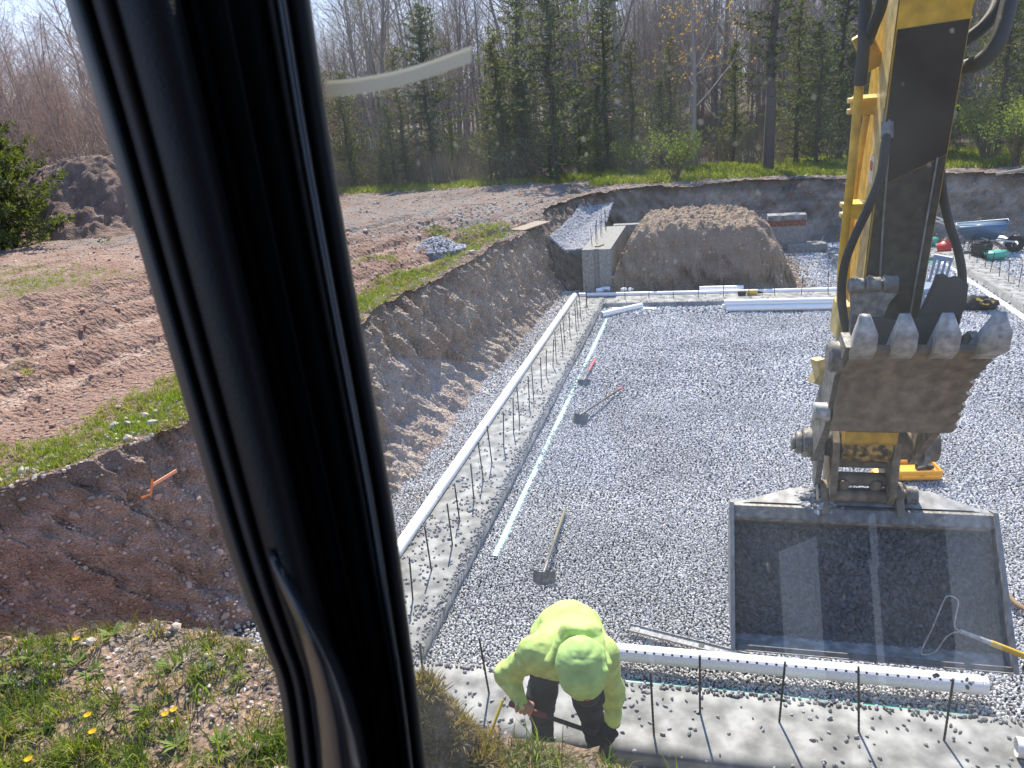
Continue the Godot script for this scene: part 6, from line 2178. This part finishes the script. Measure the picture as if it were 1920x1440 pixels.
	tag(obj("wooden_handle", s.done(), mats.wood), "bent brown wooden handle lying on stone beside the bucket", "handle")
	# stones falling from the bucket's edge are caught on the pipe and the footing
	var fw := []
	var ft := PackedColorArray()
	for k in 26:
		var px := rng.randf_range(1690, 1850)
		var p := on_z(px, rng.randf_range(1258, 1385), -3.25 - rng.randf() * 0.3)
		var big := rng.randf_range(0.008, 0.015)
		fw.append(Transform3D(Basis.from_euler(Vector3(rng.randf() * 6, rng.randf() * 6, 0)) * Basis.from_scale(Vector3(big, big * 0.7, big * 1.2)), p))
		ft.append(Color(0.14, 0.14, 0.15))
	tag(many("falling_stones", stone_mesh(91), mats.stone, fw, ft), "dark stones spilling from the lip of the excavator bucket", "stones", "", "stuff")

# ---------------------------------------------------------------- grass and weeds
func tuft(seed_: int, blades: int, tall: float, spread_: float, wide: float) -> ArrayMesh:
	var r := RandomNumberGenerator.new()
	r.seed = seed_
	var g := Growth.new()
	for k in blades:
		var a := r.randf() * TAU
		var o := Vector3(cos(a), 0, sin(a))
		var base := o * spread_ * r.randf() * 0.5
		var h := tall * r.randf_range(0.5, 1.1)
		var mid := base + o * h * r.randf_range(0.1, 0.4) + Vector3(0, h * 0.65, 0)
		var tip := mid + o * h * r.randf_range(0.25, 0.6) + Vector3(0, h * r.randf_range(-0.1, 0.35), 0)
		var w := o.cross(Vector3.UP) * wide * r.randf_range(0.7, 1.2)
		var tone := Color.WHITE * r.randf_range(0.7, 1.2)
		var i := g.v.size()
		for p in [base - w * 0.5, base + w * 0.5, mid + w * 0.4, mid - w * 0.4, tip]:
			g.v.append(p); g.c.append(tone)
		var n := o.cross(w).normalized()
		n = (mid - base).cross(w).normalized()
		for j in 5: g.n.append(n)
		g.i.append_array([i, i + 1, i + 2, i, i + 2, i + 3, i + 3, i + 2, i + 4])
	return g.mesh()

func make_plants() -> void:
	var near := [[], [], []]
	var nt := [PackedColorArray(), PackedColorArray(), PackedColorArray()]
	var put := func(k: int, x: float, z: float, size: float, tone: Color) -> void:
		var tiltv := Vector3(rng.randfn(0, 0.15), rng.randf() * TAU, rng.randfn(0, 0.15))
		near[k].append(Transform3D(Basis.from_euler(tiltv) * Basis.from_scale(Vector3.ONE * size), Vector3(x, gh(x, z) - 0.005, z)))
		nt[k].append(tone)
	var fresh := Color(0.26, 0.34, 0.055)
	var deep := Color(0.13, 0.20, 0.035)
	var straw := Color(0.42, 0.34, 0.19)
	# near bank
	for k in 15000:
		var x := rng.randf_range(-4.2, 1.0)
		var z := rng.randf_range(-2.62, -1.0)
		if Geometry2D.is_point_in_polygon(Vector2(x, z - 0.02), rim_poly): continue
		var g := grass_at(x, z)
		if rng.randf() > g * g * 1.25: 
			if rng.randf() < 0.10: put.call(0, x, z, rng.randf_range(0.35, 0.7), straw * rng.randf_range(0.6, 1.0))
			continue
		var t := fresh.lerp(deep, clampf(0.4 + n_mid.get_noise_2d(x * 1.5, z * 1.5 + 40.0) * 1.6, 0.0, 1.0))
		if rng.randf() < 0.2: t = straw
		put.call(0 if rng.randf() < 0.75 else 1, x, z, rng.randf_range(0.45, 1.0), t * rng.randf_range(0.75, 1.2))
	# strip on the rim and patches on the field
	for k in 26000:
		var x := rng.randf_range(-6.0, -3.7)
		var z := -rng.randf_range(3.0, 15.5)
		if k % 4 == 0:
			x = rng.randf_range(-14.5, -5.0); z = -rng.randf_range(4.5, 13.0)
		if Geometry2D.is_point_in_polygon(Vector2(x, z), rim_poly): continue
		if rng.randf() > grass_at(x, z) * 1.1: continue
		var t := fresh.lerp(straw, clampf(n_mid.get_noise_2d(x, z + 70.0) + 0.15, 0.0, 0.7))
		put.call(0, x, z, rng.randf_range(0.55, 1.15), t * rng.randf_range(0.8, 1.25))
	# far strip
	for k in 26000:
		var z := -rng.randf_range(22.0, 29.5)
		var x := rng.randf_range(-17.0, 17.0)
		if rng.randf() > grass_at(x, z) * 0.9: continue
		put.call(2, x, z, rng.randf_range(0.9, 1.9), fresh.lerp(straw, rng.randf() * 0.35) * rng.randf_range(0.8, 1.25))
	# dry roots and straw hanging from the turf edge
	var rim := resampled(RIM, 1, 16, 3000)
	for k in 900:
		var q := rim[rng.randi_range(0, 2999)]
		if rng.randf() < 0.4: put.call(1, q.x - 0.05, q.y + (0.04 if q.y > -2.7 else 0.0), rng.randf_range(0.3, 0.7), straw * rng.randf_range(0.4, 0.8))
	# turf hair on the clod
	for k in 900:
		var a := rng.randf() * TAU
		var rr := sqrt(rng.randf())
		var p := Vector3(-0.88 + cos(a) * rr * 0.25, 0, -1.86 + sin(a) * rr * 0.17)
		near[0].append(Transform3D(Basis.from_euler(Vector3(cos(a) * 0.8, rng.randf() * TAU, sin(a) * 0.8)) * Basis.from_scale(Vector3.ONE * rng.randf_range(0.4, 0.9)), p + Vector3(0, gh(p.x, p.z) + 0.31 * (1.0 - smoothstep(0.05, 1.0, rr)) - 0.02, 0)))
		nt[0].append(straw * rng.randf_range(0.5, 0.95))
	var gr := Node3D.new()
	gr.name = numbered("grass")
	add_child(gr)
	tag(gr, "patchy spring grass and dry straw on the rim and banks", "grass", "", "stuff")
	many("short_grass", tuft(1, 12, 0.075, 0.05, 0.005), mats.leaf, near[0], nt[0], gr)
	many("long_grass", tuft(2, 9, 0.15, 0.05, 0.006), mats.leaf, near[1], nt[1], gr)
	many("far_grass", tuft(3, 16, 0.13, 0.16, 0.010), mats.leaf, near[2], nt[2], gr)
	print("tufts ", near[0].size(), " ", near[1].size(), " ", near[2].size())
	# broad leaved weeds
	var weeds := [[170, 1245], [300, 1255], [75, 1350], [330, 1250], [390, 1270], [420, 1405], [240, 1160], [350, 1155], [140, 1235], [330, 1390], [210, 1185], [60, 1230], [20, 1265], [110, 1395], [270, 1320]]
	var r := RandomNumberGenerator.new()
	r.seed = 77
	for w in weeds.size():
		var g := Growth.new()
		for k in r.randi_range(20, 34):
			var a := r.randf() * TAU
			var o := Vector3(cos(a), r.randf_range(0.1, 0.8), sin(a)).normalized()
			var l := r.randf_range(0.035, 0.085)
			g.leaf(Vector3.ZERO, o * l, o.cross(Vector3.UP).normalized() * l * r.randf_range(0.14, 0.22), Color(0.20, 0.27, 0.065) * r.randf_range(0.7, 1.3))
		var p := on_y(weeds[w][0], weeds[w][1], 1.53)
		if Geometry2D.is_point_in_polygon(Vector2(p.x, p.z - 0.06), rim_poly): continue
		var o := obj("weed", g.mesh(), mats.leaf)
		o.position = Vector3(p.x, gh(p.x, p.z) + 0.004, p.z)
		tag(o, "broad leaved green weed rosette growing in the patchy near grass", "weed", "weeds on the near bank")
	# dandelions
	var fl := [[143, 1199, "single dandelion flower standing tall above the grass by the pit edge"], [310, 1340, "yellow dandelion flower touching its twin in the grass"], [326, 1332, "yellow dandelion flower touching its twin in the grass"], [165, 1342, "yellow dandelion flower above a half open one"], [174, 1373, "small half open dandelion flower low in dry grass"], [54, 1425, "yellow dandelion flower at the foot of the grassy bank"]]
	for k in fl:
		var p := on_y(k[0], k[1], 1.60)
		var base := Vector3(p.x, gh(p.x, p.z), p.z)
		var o := thing("dandelion", k[2], "flower", base, "dandelions in the near grass")
		var g := Growth.new()
		var hgt := maxf(0.03, p.y - base.y)
		g.limb(Vector3.ZERO, Vector3(0, hgt, 0), 0.002, 0.002, 4, Color(0.2, 0.25, 0.07))
		obj("stalk", g.mesh(), mats.leaf, o)
		g = Growth.new()
		for j in 46:
			var a := j * 2.399
			var rr2 := 0.0035 + 0.0125 * sqrt(j / 46.0)
			var d := Vector3(cos(a), 0.5, sin(a)).normalized()
			g.leaf(Vector3(0, hgt, 0), d * rr2 * 1.3, d.cross(Vector3.UP).normalized() * 0.005, Color(0.80, 0.52, 0.01))
		obj("bloom", g.mesh(), mats.leaf, o)
